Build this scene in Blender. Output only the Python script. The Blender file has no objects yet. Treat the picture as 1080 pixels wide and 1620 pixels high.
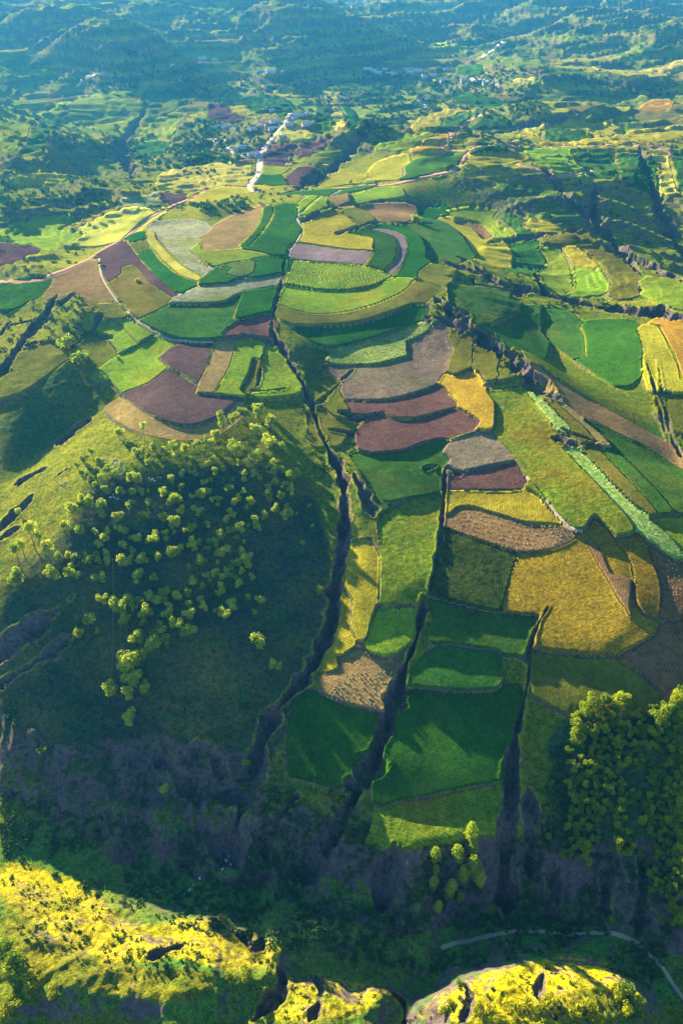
import bpy, bmesh, math, random
import numpy as np
from mathutils import Vector
random.seed(7); np.random.seed(7)
D = bpy.data; S = bpy.context.scene; COL = S.collection
# ------------------------------------------------------------ camera, sky, sun, exposure
F = 1271.0; PITCH = math.radians(34.4); HC = 200.0
cam = D.objects.new('camera', D.cameras.new('camera')); COL.objects.link(cam); S.camera = cam
cam.location = (0, 0, HC); cam.rotation_euler = (math.radians(90) - PITCH, 0, 0)
cam.data.sensor_fit = 'VERTICAL'; cam.data.sensor_height = 36.0; cam.data.lens = 36.0 * F / 1620.0
cam.data.clip_start = 1.0; cam.data.clip_end = 40000
SUN_EL = math.radians(15.0); SUN_AZ = math.radians(38.0)      # azimuth to the left of the view
w = D.worlds.new("World"); S.world = w; w.use_nodes = True
nt = w.node_tree; bg = nt.nodes['Background']; sk = nt.nodes.new('ShaderNodeTexSky')
sk.sky_type = 'NISHITA'; sk.sun_disc = False; sk.sun_elevation = SUN_EL; sk.sun_rotation = -SUN_AZ
sk.air_density = 1.0; sk.dust_density = 0.3; sk.ozone_density = 5.0
nt.links.new(sk.outputs[0], bg.inputs[0]); bg.inputs[1].default_value = 0.07
sd_ = Vector((-math.sin(SUN_AZ) * math.cos(SUN_EL), math.cos(SUN_AZ) * math.cos(SUN_EL), math.sin(SUN_EL)))
sun = D.objects.new('sun', D.lights.new('sun', 'SUN')); COL.objects.link(sun)
sun.data.energy = 5.0; sun.data.angle = math.radians(0.6); sun.data.color = (1.0, 0.86, 0.60)
sun.rotation_euler = sd_.to_track_quat('Z', 'Y').to_euler()
S.view_settings.view_transform = 'Standard'; S.view_settings.look = 'None'
S.view_settings.exposure = 2.25; S.view_settings.gamma = 1.0
S.cycles.volume_bounces = 0; S.cycles.max_bounces = 4; S.cycles.diffuse_bounces = 2
S.cycles.transparent_max_bounces = 4
# ------------------------------------------------------------ the ground grid (polar round the viewpoint's foot)
rf = np.exp(np.linspace(math.log(60), math.log(9000), 40000))
dr = np.gradient(rf)
tt = np.cumsum(880 * HC / (rf ** 2 + HC ** 2) * dr + 85 * dr / rf); tt -= tt[0]
NR = (int(tt[-1]) // 4) * 4 + 1
R = np.interp(np.linspace(0, tt[-1], NR), tt, rf)
azh = [0.0]
while azh[-1] < math.radians(55):
    a = math.degrees(azh[-1]); azh.append(azh[-1] + np.interp(a, [0, 22, 30, 45, 55], [.00132, .00132, .0018, .003, .008]))
n4 = (len(azh) - 1) // 2 * 2; azh = azh[:n4 + 1]
PHI = np.array([-v for v in azh[:0:-1]] + azh); NC = len(PHI)
X = R[:, None] * np.sin(PHI)[None, :]; Y = R[:, None] * np.cos(PHI)[None, :]
CELL = np.maximum(np.gradient(R)[:, None] * np.ones((1, NC)), R[:, None] * np.gradient(PHI)[None, :])
def project(x, y, z):
    f_ = y * math.cos(PITCH) - (z - HC) * math.sin(PITCH); u_ = y * math.sin(PITCH) + (z - HC) * math.cos(PITCH)
    return 540 + F * x / f_, 810 - F * u_ / f_
def ray(px, py):
    cx = (np.asarray(px, float) - 540) / F; cy = -(np.asarray(py, float) - 810) / F
    fy = math.cos(PITCH) + cy * math.sin(PITCH); fz = -math.sin(PITCH) + cy * math.cos(PITCH)
    return np.arctan2(cx, fy), -fz / np.hypot(cx, fy)     # azimuth, drop per metre of run
def at(px, py, Z, lift=0.0):
    """ground points seen at photo pixels (first hit of the heightfield raised by lift)"""
    az, tn = ray(np.atleast_1d(px), np.atleast_1d(py))
    j = np.clip(np.interp(az, PHI, np.arange(NC)), 0, NC - 1.001); j0 = j.astype(int); fj = j - j0
    P = Z[:, j0] * (1 - fj) + Z[:, j0 + 1] * fj + np.asarray(lift)
    g = P - (HC - R[:, None] * tn)
    hit = g > 0; i = np.argmax(hit, 0); i = np.where(hit.any(0), i, NR - 1); i = np.clip(i, 1, NR - 1)
    n = np.arange(len(az)); g0 = g[i - 1, n]; g1 = g[i, n]
    t = np.clip(-g0 / np.where(abs(g1 - g0) < 1e-9, 1e-9, g1 - g0), 0, 1)
    r = R[i - 1] + t * (R[i] - R[i - 1])
    return r * np.sin(az), r * np.cos(az)
def sample(G, x, y):
    r = np.hypot(x, y); a = np.arctan2(x, y)
    i = np.clip(np.interp(r, R, np.arange(NR)), 0, NR - 1.001); j = np.clip(np.interp(a, PHI, np.arange(NC)), 0, NC - 1.001)
    i0 = i.astype(int); j0 = j.astype(int); fi = i - i0; fj = j - j0
    return (G[i0, j0] * (1 - fi) * (1 - fj) + G[i0 + 1, j0] * fi * (1 - fj) + G[i0, j0 + 1] * (1 - fi) * fj + G[i0 + 1, j0 + 1] * fi * fj)
# ------------------------------------------------------------ noise
def vnoise(x, y, seed=0):
    xi = np.floor(x).astype(np.int64); yi = np.floor(y).astype(np.int64); fx = x - xi; fy = y - yi
    def g(a, b):
        h = (a * 374761393 + b * 668265263 + seed * 974711) & 0x7fffffff
        h = ((h ^ (h >> 13)) * 1274126177) & 0x7fffffff
        h = h ^ (h >> 16); an = (h & 0xffff) / 65536.0 * 6.2831853
        return np.cos(an), np.sin(an)
    ux = fx * fx * fx * (fx * (fx * 6 - 15) + 10); uy = fy * fy * fy * (fy * (fy * 6 - 15) + 10)
    def dd(a, b, dx, dy):
        c, s = g(a, b); return c * dx + s * dy
    n0 = dd(xi, yi, fx, fy) * (1 - ux) + dd(xi + 1, yi, fx - 1, fy) * ux
    n1 = dd(xi, yi + 1, fx, fy - 1) * (1 - ux) + dd(xi + 1, yi + 1, fx - 1, fy - 1) * ux
    return (n0 * (1 - uy) + n1 * uy) * 1.5
def fbm(x, y, wl, o=3, seed=0, gain=.5):
    s = 0; a = 1.0; t = 0
    for k in range(o):
        s = s + a * vnoise(x / wl + 13.7 * k, y / wl - 7.1 * k, seed + k); t += a; a *= gain; wl *= .5
    return s / t
def ridged(x, y, wl, o=3, seed=0):
    s = 0; a = 1.0; t = 0
    for k in range(o):
        s = s + a * (1 - 2 * np.abs(vnoise(x / wl + 5.3 * k, y / wl + 2.9 * k, seed + k))); t += a; a *= .5; wl *= .5
    return s / t
def smooth(t): t = np.clip(t, 0, 1); return t * t * (3 - 2 * t)
# ------------------------------------------------------------ polygon tools
TILE = {'P': (0, 0, 1.), 'A': (0, 300, 3.), 'B': (360, 300, 3.), 'C': (720, 300, 3.), 'D': (480, 660, 3.), 'E': (720, 660, 3.), 'F': (420, 1020, 3.),
        'G': (280, 140, 3.6), 'H': (580, 60, 3.6), 'I': (540, 0, 2.), 'J': (0, 0, 2.), 'K': (0, 640, 4.), 'L': (220, 640, 4.), 'M': (100, 880, 3.),
        'N': (840, 1060, 3.375), 'Q': (540, 1100, 2.), 'T': (0, 1100, 2.), 'U': (0, 640, 2.), 'V': (540, 640, 2.)}
def pts(tile, s):
    ox, oy, k = TILE[tile]
    v = np.array([float(t) for t in s.replace(',', ' ').split()]).reshape(-1, 2)
    return np.stack([ox + v[:, 0] / k, oy + v[:, 1] / k], 1)
def chaikin(p, closed, q=.22):
    a = p; b = np.roll(p, -1, 0) if closed else None
    if closed:
        return np.stack([a * (1 - q) + b * q, a * q + b * (1 - q)], 1).reshape(-1, 2)
    m = np.stack([p[:-1] * (1 - q) + p[1:] * q, p[:-1] * q + p[1:] * (1 - q)], 1).reshape(-1, 2)
    return np.vstack([p[:1], m, p[-1:]])
def outline(p, n=2, lim=50):
    """round gentle bends only; real corners stay corners"""
    hard = None
    for _ in range(n):
        a = np.roll(p, 1, 0); b = np.roll(p, -1, 0); u = p - a; v = b - p
        ang = np.degrees(np.abs(np.arctan2(u[:, 0] * v[:, 1] - u[:, 1] * v[:, 0], (u * v).sum(1)))); sharp = ang > lim
        if hard is not None: sharp = sharp | hard
        out = []; hh = []
        for k in range(len(p)):
            if sharp[k]: out.append(p[k]); hh.append(True)
            else:
                out += [p[k] - u[k] * .22, p[k] + v[k] * .22]; hh += [False, False]
        p = np.array(out); hard = np.array(hh)
    return p
def inside(px, py, poly):
    x0, y0 = poly[:, 0], poly[:, 1]; x1, y1 = np.roll(x0, -1), np.roll(y0, -1); c = np.zeros(px.shape, bool)
    for a, b, e, f in zip(x0, y0, x1, y1):
        if b == f: continue
        c ^= ((b > py) != (f > py)) & (px < (e - a) * (py - b) / (f - b) + a)
    return c
def segdist(px, py, P, closed):
    best = np.full(px.shape, 1e18); bx = np.zeros(px.shape); by = np.zeros(px.shape); bs = np.zeros(px.shape)
    n = len(P); m = n if closed else n - 1
    for k in range(m):
        a = P[k]; b = P[(k + 1) % n]; d = b - a; L = d @ d + 1e-12
        t = np.clip(((px - a[0]) * d[0] + (py - a[1]) * d[1]) / L, 0, 1)
        qx = a[0] + t * d[0]; qy = a[1] + t * d[1]; q = (px - qx) ** 2 + (py - qy) ** 2
        u = q < best; best = np.where(u, q, best); bx = np.where(u, qx, bx); by = np.where(u, qy, by); bs = np.where(u, (k + t) / m, bs)
    return np.sqrt(best), bx, by, bs
def window(P, pad):
    """index window of the grid that covers world points P plus pad metres"""
    r = np.hypot(P[:, 0], P[:, 1]); a = np.arctan2(P[:, 0], P[:, 1])
    i0 = max(0, np.searchsorted(R, r.min() - pad) - 1); i1 = min(NR, np.searchsorted(R, r.max() + pad) + 1)
    pa = pad / max(r.min(), 1)
    j0 = max(0, np.searchsorted(PHI, a.min() - pa) - 1); j1 = min(NC, np.searchsorted(PHI, a.max() + pa) + 1)
    return slice(i0, i1), slice(j0, j1)
def blur(a, n):
    for _ in range(n):
        a = (np.roll(a, 1, 0) + 2 * a + np.roll(a, -1, 0)) / 4; a = (np.roll(a, 1, 1) + 2 * a + np.roll(a, -1, 1)) / 4
    return a
# ------------------------------------------------------------ broad relief: spot heights (photo x, y -> metres), then slopes
SPOT = """700 900 0 560 900 2 620 1000 -6 700 1100 -15 650 1200 -22 650 1330 -33 760 1310 -33 800 1200 -28 480 1130 -20 500 1200 -27 420 1300 -44
830 900 2 1000 1000 -6 900 1100 -14 1050 1080 -13 900 1250 -30 1050 1250 -31 900 1380 -46 1050 1420 -46 700 750 8 850 750 10 1000 800 10 600 650 14
750 650 14 900 650 16 1050 650 20 560 780 6 560 560 18 650 520 22 500 430 32 600 400 34 420 360 40 350 400 38 250 430 32 300 520 26 280 620 20
400 560 21 440 620 14 230 690 17 350 690 16 420 690 12 300 800 3 300 900 -9 300 1000 -19 300 1100 -28 300 1230 -42 120 900 -8 100 1000 -21 100 1150 -36
400 900 -11 450 1000 -24 480 880 -13 470 760 2 20 900 -8 0 1000 -22 0 1100 -33 50 600 8 0 500 12 100 480 22 60 400 25 0 620 5 0 760 -14 60 700 -7
130 670 4 60 790 -1 150 730 8 200 650 15 60 340 10 200 330 20 300 330 35 100 260 0 200 290 10 400 290 30 380 240 12 450 190 15 300 200 0
200 220 -10 100 200 0 60 150 0 250 150 -5 400 140 -6 500 150 -8 560 230 2 620 260 20 700 270 30 600 320 28 700 400 28 800 400 24 900 430 18
1000 460 10 800 520 16 950 560 20 1060 520 24 850 300 22 760 230 30 900 230 28 1050 230 32 980 300 20 1060 330 20 1000 400 6 640 150 -6 720 120 0
850 170 15 1000 170 20 860 110 22 700 85 22 550 85 10 400 90 12 250 90 20 100 90 22 0 100 25 1000 100 30 1080 120 30
0 60 42 150 60 44 300 60 46 450 60 46 600 50 48 750 50 46 900 60 44 1080 60 46 0 20 60 270 20 64 540 20 62 800 20 60 1080 20 62 0 -8 76 540 -8 80 1080 -8 78
100 -20 88 540 -20 90 980 -20 90
0 1270 -58 100 1320 -62 200 1370 -64 300 1400 -65 400 1420 -64 500 1460 -62 620 1480 -61 760 1460 -60 900 1470 -60 1000 1500 -60 1060 1560 -60
300 1320 -56 180 1300 -55 40 1220 -48 450 1370 -56 600 1400 -50 750 1400 -52 850 1430 -55 1000 1460 -56
20 1400 -50 120 1450 -45.5 220 1490 -43 330 1505 -42.5 420 1530 -49 100 1540 -41 250 1570 -41 150 1590 -44 40 1500 -42 330 1555 -43
460 1525 -58 560 1528 -58 650 1562 -57 690 1535 -58 440 1575 -46 520 1570 -40 600 1580 -42 540 1610 -44 720 1580 -36 820 1550 -36 920 1530 -37 980 1560 -40 850 1600 -38 700 1610 -40
640 1540 -56 480 1510 -58 250 1440 -57 1050 1610 -56 760 1520 -57 30 1580 -44 200 1619 -52 60 1619 -50 380 1600 -50 620 1615 -48
0 1340 -58 -150 1300 -62 -150 1100 -50 -150 900 -25 -150 700 -20 -150 1500 -48 1200 1300 -38 1200 1500 -52 1200 1000 -5 1200 700 18 -350 900 -40 -350 500 0 -400 1200 -60 1400 500 20 1400 900 -10 1450 1300 -40 -300 200 10 1400 200 30 1500 0 80 -400 0 80"""
sp = np.array([float(v) for v in SPOT.split()]).reshape(-1, 3)
az_, tn_ = ray(sp[:, 0], sp[:, 1]); r_ = (HC - sp[:, 2]) / np.maximum(tn_, .012)
sx, sy = r_ * np.sin(az_), r_ * np.cos(az_)
extra = np.array([(-80, 20, -50), (0, 20, -45), (80, 20, -45), (-140, 60, -52), (140, 60, -50), (-300, 150, -58), (-420, 250, -45), (320, 200, -25), (500, 400, 10), (-600, 500, -20), (-2500, 3000, 60), (2500, 3000, 60)], float)
sx = np.r_[sx, extra[:, 0]]; sy = np.r_[sy, extra[:, 1]]; sz = np.r_[sp[:, 2], extra[:, 2]]
def qc(x, y):      # ground-plane coordinates in which near and far relief are equally fine
    r = np.hypot(x, y); a = np.arctan2(x, y)
    return a * 4.0, np.arctan(r / HC) * 3.2 + np.log(r / HC + .3) * .25
cu, cv = qc(sx, sy)
def ker(d2): return np.sqrt(d2 + .0009)
def tps():
    n = len(cu); K = -ker((cu[:, None] - cu) ** 2 + (cv[:, None] - cv) ** 2) + np.eye(n) * -.0
    K = K - np.eye(n) * 0.004
    P = np.c_[np.ones(n), cu, cv]; M = np.block([[K, P], [P.T, np.zeros((3, 3))]])
    return np.linalg.solve(M, np.r_[sz, 0, 0, 0])
co = tps()
s4 = 4; Rc = R[::s4]; Pc = PHI[::s4] if (NC - 1) % 4 == 0 else PHI[np.r_[np.arange(0, NC - 1, 4), NC - 1]]
nr, nc = len(Rc), len(Pc)
Xc = Rc[:, None] * np.sin(Pc); Yc = Rc[:, None] * np.cos(Pc)
gu, gv = qc(Xc, Yc); z0 = co[-3] + co[-2] * gu + co[-1] * gv
for k in range(len(cu)): z0 = z0 - co[k] * ker((gu - cu[k]) ** 2 + (gv - cv[k]) ** 2)
# slopes measured along the light's path: (fall per metre, tile, outline)
SLOPES = [
 (-.2, 'P', '0 285 60 282 150 290 200 300 120 318 0 314'), (.4, 'P', '55 425 120 410 200 392 260 380 255 388 190 405 110 425 60 440'), (-.15, 'P', '0 440 110 425 200 400 200 370 60 395 0 410'),
 (.4, 'P', '190 318 250 322 300 318 300 326 240 334 190 330'), (.4, 'P', '200 352 260 352 305 345 300 352 250 362 205 362'), (-.12, 'P', '340 300 480 300 470 330 360 345 330 330'), (.4, 'P', '320 330 380 322 400 330 360 342 330 345'),
 (.4, 'P', '480 340 530 322 620 312 690 318 690 330 620 326 540 335 490 352'), (.4, 'P', '530 366 570 356 620 348 690 352 690 360 620 358 560 372'), (-.15, 'P', '780 330 880 350 900 380 860 400 800 390 760 370'),
 (.4, 'P', '860 180 940 178 1000 190 930 200 870 196'), (.4, 'P', '760 240 840 238 820 252 760 256'), (.4, 'P', '940 300 985 300 1000 350 960 350'), (-.2, 'P', '1045 255 1080 250 1080 330 1060 320'), (-.2, 'P', '900 390 1000 450 1080 470 1080 490 940 470 850 440'),
 (.42, 'P', '0 100 80 98 160 112 120 130 60 122 0 122'), (-.1, 'P', '0 125 100 125 140 135 60 148 0 148'), (.42, 'P', '0 205 60 205 130 215 100 225 0 222'), (.42, 'P', '420 110 560 110 640 125 560 140 430 132'),
 (.282, 'P', '118 775 190 752 260 738 330 742 400 725 470 705 500 760 520 860 522 960 505 1040 450 1110 405 1190 380 1270 330 1300 200 1300 100 1260 0 1210 0 985 60 930 120 880'),
 (.32, 'P', '0 940 60 930 130 900 180 1000 300 1080 500 1040 450 1110 405 1190 380 1270 330 1300 200 1300 100 1260 0 1210'),
 (.280, 'P', '200 740 330 742 470 710 500 770 520 900 510 1040 300 1080 180 1000 130 900 120 790'),
 (.33, 'P', '95 560 150 572 190 600 185 625 140 658 90 696 50 735 0 768 0 690 50 640 90 605'),
 (-.25, 'P', '188 645 258 602 268 612 205 652 130 706 60 757 25 768 18 757 60 732 120 690'),
 (-.05, 'P', '60 770 130 715 200 665 230 690 160 740 110 775 100 860 60 900 0 930 0 870 30 800'),
 (.34, 'P', '0 1010 60 965 110 930 130 945 70 1000 0 1060'),
 (.30, 'P', '0 245 60 240 140 255 190 232 222 215 228 228 160 275 60 270 0 278'),
 (.30, 'P', '0 318 60 322 110 322 180 320 190 330 120 336 60 342 0 346'), (.30, 'P', '0 356 60 352 115 356 60 366 30 378 0 378'),
 (-.1, 'P', '0 280 60 272 140 280 120 312 60 315 0 312'), (-.1, 'P', '0 380 60 382 140 350 190 335 260 330 200 360 130 400 0 440'),
 (.30, 'P', '0 150 60 152 130 140 130 158 60 160 0 162'), (.30, 'P', '0 182 100 184 190 172 265 168 250 182 170 194 100 192 0 198'),
 (-.08, 'P', '0 165 110 160 220 150 215 170 100 182 0 180'), (-.05, 'P', '0 198 120 190 190 195 170 225 60 238 0 240'),
 (.32, 'P', '140 145 200 92 255 100 330 130 360 148 280 158 200 152'), (-.1, 'P', '120 135 190 95 210 85 190 115 140 145'),
 (.31, 'P', '380 66 460 60 540 40 620 30 700 30 710 45 690 62 640 92 560 106 480 106 400 104'),
 (-.08, 'P', '540 20 700 5 900 0 900 15 760 22 640 28'), (.28, 'P', '830 0 950 5 975 12 930 20 860 14'), (.28, 'P', '980 20 1040 8 1080 12 1080 42 1020 38'),
 (.28, 'P', '80 70 200 62 330 90 260 100 180 85 90 90'), (.28, 'P', '250 10 420 0 520 15 400 30 300 45 200 50'),
 (.2399, 'P', '640 296 700 286 780 290 840 312 900 345 925 368 870 356 790 338 700 330 640 310'),
 (.2399, 'P', '850 262 900 262 950 300 985 350 960 380 900 340 870 300'), (.2399, 'P', '985 350 1010 270 1030 260 1050 330 1080 380 1080 440 1020 410'),
 (.24, 'P', '720 480 760 470 830 490 870 500 850 540 905 600 860 590 800 545 740 520'),
 (.26, 'P', '845 565 930 612 1010 645 1050 700 1070 745 1000 725 930 680 880 630'), (.05, 'P', '850 600 900 650 1000 715 1060 760 1080 790 1080 810 1000 745 900 680'),
 (.20, 'P', '445 490 520 512 600 505 660 475 690 450 690 480 640 525 570 548 500 546 450 520'),
 (.29, 'P', '445 540 500 548 560 552 530 580 500 590 520 620 490 620 470 580'), (.22, 'P', '520 640 570 655 600 660 560 700 520 690'),
 (-.12, 'P', '545 780 570 860 560 960 530 1080 515 1090 520 980 545 900 540 820'), (.12, 'P', '600 780 690 770 680 900 600 950'),
 (.26, 'P', '560 740 600 750 605 790 590 820 575 850 565 800'),
 (.232, 'P', '600 1110 690 1085 815 1095 800 1280 700 1300 600 1290'), (.06, 'P', '590 1300 780 1270 770 1310 640 1350 580 1345'),
 (.19, 'P', '660 950 850 975 820 1090 640 1080'), (.18, 'P', '470 1090 590 1130 570 1250 460 1240'),
 (-.02, 'P', '800 880 960 860 1000 980 940 1030 860 1020 800 960'), (-.05, 'P', '700 790 830 780 900 850 820 880 710 850'),
 (.2, 'P', '850 1040 980 1040 960 1130 840 1160'), (.24, 'P', '950 1040 1080 980 1080 1080 1000 1100'), (.276, 'P', '905 1140 1080 1120 1080 1420 1040 1400 900 1350'),
 (.12, 'P', '780 570 840 600 830 640 780 620'), (-.05, 'P', '700 560 800 560 790 640 700 660'),
 (.05, 'P', '100 520 230 480 260 560 160 640 140 600'), (-.08, 'P', '180 600 260 545 270 580 230 610 190 640'),
 (.25, 'P', '160 470 200 510 150 540 110 540 120 500'), (-.12, 'P', '530 260 620 240 740 210 760 240 700 280 600 300 520 290'),
 (.3, 'P', '470 290 500 265 545 235 585 195 605 215 590 245 545 265 510 285'), (.3, 'P', '580 190 640 205 620 225 585 235'),
 (.27, 'P', '640 230 760 215 790 225 700 250 640 245'), (-.12, 'P', '820 215 900 195 980 200 960 225 870 235 820 235'),
 (.28, 'P', '790 190 860 180 1080 200 1080 208 940 212 880 195'), (.26, 'P', '830 120 1000 130 1080 140 1080 160 900 150'),
 (-.35, 'P', '0 1378 60 1395 140 1425 175 1475 240 1478 300 1466 365 1488 440 1515 420 1530 350 1540 270 1530 180 1545 100 1520 50 1480 0 1450'),
 (-.12, 'P', '0 1455 60 1490 120 1530 200 1555 330 1550 345 1560 300 1580 200 1575 110 1560 60 1550 0 1480'),
 (.42, 'P', '60 1560 150 1608 210 1580 330 1565 440 1530 450 1560 400 1619 60 1619'),
 (.45, 'P', '430 1480 640 1480 700 1540 660 1565 620 1558 520 1540 445 1545 425 1560 440 1530'),
 (-.35, 'P', '400 1619 445 1552 520 1548 620 1566 600 1578 540 1600 530 1619'), (.42, 'P', '545 1600 625 1578 640 1619 545 1619'),
 (-.35, 'P', '640 1619 700 1568 830 1535 920 1514 985 1540 980 1560 920 1560 850 1580 830 1619'), (.08, 'P', '850 1590 930 1565 985 1570 1000 1619 850 1619'),
]
SLOPES = [((.40 if (d >= .24 and 125 < pts(t, s)[:, 1].mean() < 480) else d), t, s) for d, t, s in SLOPES]
cell = np.maximum(np.gradient(Rc)[:, None] + 0 * Xc, Rc[:, None] * np.gradient(Pc)[None, :])
ux, uy = math.sin(SUN_AZ), -math.cos(SUN_AZ)
er = (ux * np.sin(Pc) + uy * np.cos(Pc))[None, :]; ep = (ux * np.cos(Pc) - uy * np.sin(Pc))[None, :]
dRi = np.diff(Rc)[:, None]; dPj = np.diff(Pc)[None, :] * (Rc[:, None] * .5 + np.r_[Rc[1:], Rc[-1:]][:, None] * .5)
def Du(z):    # derivative along the light's path at cell centres
    zr = (z[1:] - z[:-1]) / dRi; zr = (zr[:, 1:] + zr[:, :-1]) * .5
    zp = (z[:, 1:] - z[:, :-1]); zp = (zp[1:] + zp[:-1]) * .5 / dPj[:-1]
    erc = (er[:, 1:] + er[:, :-1]) * .5; epc = (ep[:, 1:] + ep[:, :-1]) * .5
    return erc * zr + epc * zp
def DuT(q):
    erc = (er[:, 1:] + er[:, :-1]) * .5; epc = (ep[:, 1:] + ep[:, :-1]) * .5
    a = erc * q; t = np.zeros((nr - 1, nc)); t[:, 1:] += a * .5; t[:, :-1] += a * .5; t = t / dRi
    out = np.zeros((nr, nc)); out[1:] += t; out[:-1] -= t
    b = epc * q / dPj[:-1]; t = np.zeros((nr, nc - 1)); t[1:] += b * .5; t[:-1] += b * .5
    out[:, 1:] += t; out[:, :-1] -= t
    return out
def Lp(z):
    o = np.zeros_like(z); o[1:-1] += z[2:] - 2 * z[1:-1] + z[:-2]; o[:, 1:-1] += z[:, 2:] - 2 * z[:, 1:-1] + z[:, :-2]; return o / cell
def LpT(q):
    q = q / cell; o = np.zeros_like(q); a = q[1:-1]; o[2:] += a; o[1:-1] -= 2 * a; o[:-2] += a
    b = q[:, 1:-1]; o[:, 2:] += b; o[:, 1:-1] -= 2 * b; o[:, :-2] += b; return o
LAM = 1 / 55.0 ** 2; MU = .10
zc = z0.copy()
for rnd in range(3):
    px, py = project(Xc, Yc, zc)
    g0 = np.clip(Du(z0), -.14, .08); w_ = np.full(g0.shape, .12)
    # the rim cells of steep features keep the spot heights' own slope
    steep = (py > 1290) ; pm = (px[1:, 1:] + px[:-1, :-1]) / 2; pn = (py[1:, 1:] + py[:-1, :-1]) / 2
    w_ = np.where(pn > 1290, .01, w_); g0 = np.where(pn > 1290, Du(z0), g0)
    for d, t, s in SLOPES:
        P = chaikin(pts(t, s), True); m = inside(pm, pn, P); g0 = np.where(m, -d, g0); w_ = np.where(m, 1.0, w_)
    g0 = blur(g0, 3); w_ = blur(w_, 1)
    A = lambda z: DuT(w_ * Du(z)) + LAM * z / cell ** 2 + MU * LpT(Lp(z))
    b = DuT(w_ * g0) + LAM * z0 / cell ** 2 + MU * .25 * LpT(Lp(z0))
    pre = 1 / (LAM / cell ** 2 + MU * 20 / cell ** 2 + 2 * w_.mean() / cell ** 2)
    rr = b - A(zc); zz = pre * rr; p = zz.copy(); rz = (rr * zz).sum()
    for it in range(260):
        Ap = A(p); al = rz / (p * Ap).sum(); zc = zc + al * p; rr = rr - al * Ap; zz = pre * rr; rn = (rr * zz).sum(); p = zz + rn / rz * p; rz = rn
print('relief solved', zc.min(), zc.max(), 'shift', np.abs(zc - z0).mean())
def cubw(tf, tc):
    n = len(tc); f = np.clip(np.interp(tf, tc, np.arange(n)), 0, n - 1.0001); i = f.astype(int); t = f - i; W = np.zeros((len(tf), n)); k = np.arange(len(tf))
    for o, wt in ((-1, -.5 * t + t * t - .5 * t ** 3), (0, 1 - 2.5 * t * t + 1.5 * t ** 3), (1, .5 * t + 2 * t * t - 1.5 * t ** 3), (2, -.5 * t * t + .5 * t ** 3)):
        np.add.at(W, (k, np.clip(i + o, 0, n - 1)), wt)
    return W
ZB = cubw(R, Rc) @ zc @ cubw(PHI, Pc).T
# ------------------------------------------------------------ erosion, gullies
px0, py0 = project(X, Y, ZB); inimg = np.clip(py0 / 1620, -.2, 1.2)
rr_ = R[:, None] + 0 * X
far = smooth((rr_ - 650) / 900)
ca, sa = math.cos(.62), math.sin(.62)                # far spurs run down towards the right
xr = X * ca + Y * sa; yr = -X * sa + Y * ca
wx = X + 40 * fbm(X, Y, 300, 2, 5); wy = Y + 40 * fbm(X, Y, 300, 2, 9)
n1 = ridged(xr * .55 + 30 * fbm(X, Y, 260, 2, 31), yr * 1.3, 230, 4, 3)
mount = smooth((110 - py0) / 60) * far
hill = far * 15 * (n1 - .2) + mount * 30 * n1
mid = smooth((rr_ - 420) / 300) * smooth((1500 - rr_) / 500)
fl = np.zeros_like(X)                                 # calm ground of the worked spur
for t, s in (('P', '60 430 230 330 330 300 480 250 640 250 800 330 760 400 700 440 640 560 760 560 800 500 1080 560 1080 1100 900 1120 830 1330 560 1350 460 1120 540 900 520 620 440 470 470 690 240 700 150 640 250 540 130 470'),):
    fl = np.maximum(fl, inside(px0, py0, pts(t, s)).astype(float))
fl = blur(fl, 14)
hill = hill + (1 - fl) * mid * 7.5 * (ridged(wx * .8, wy * 1.5, 85, 3, 12) - .25)
ZB = ZB + hill
ZB = ZB + (1 - fl) * smooth((700 - rr_) / 300) * 1.0 * fbm(wx, wy, 46, 3, 21) + fl * .35 * fbm(X, Y, 40, 2, 22)
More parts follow.
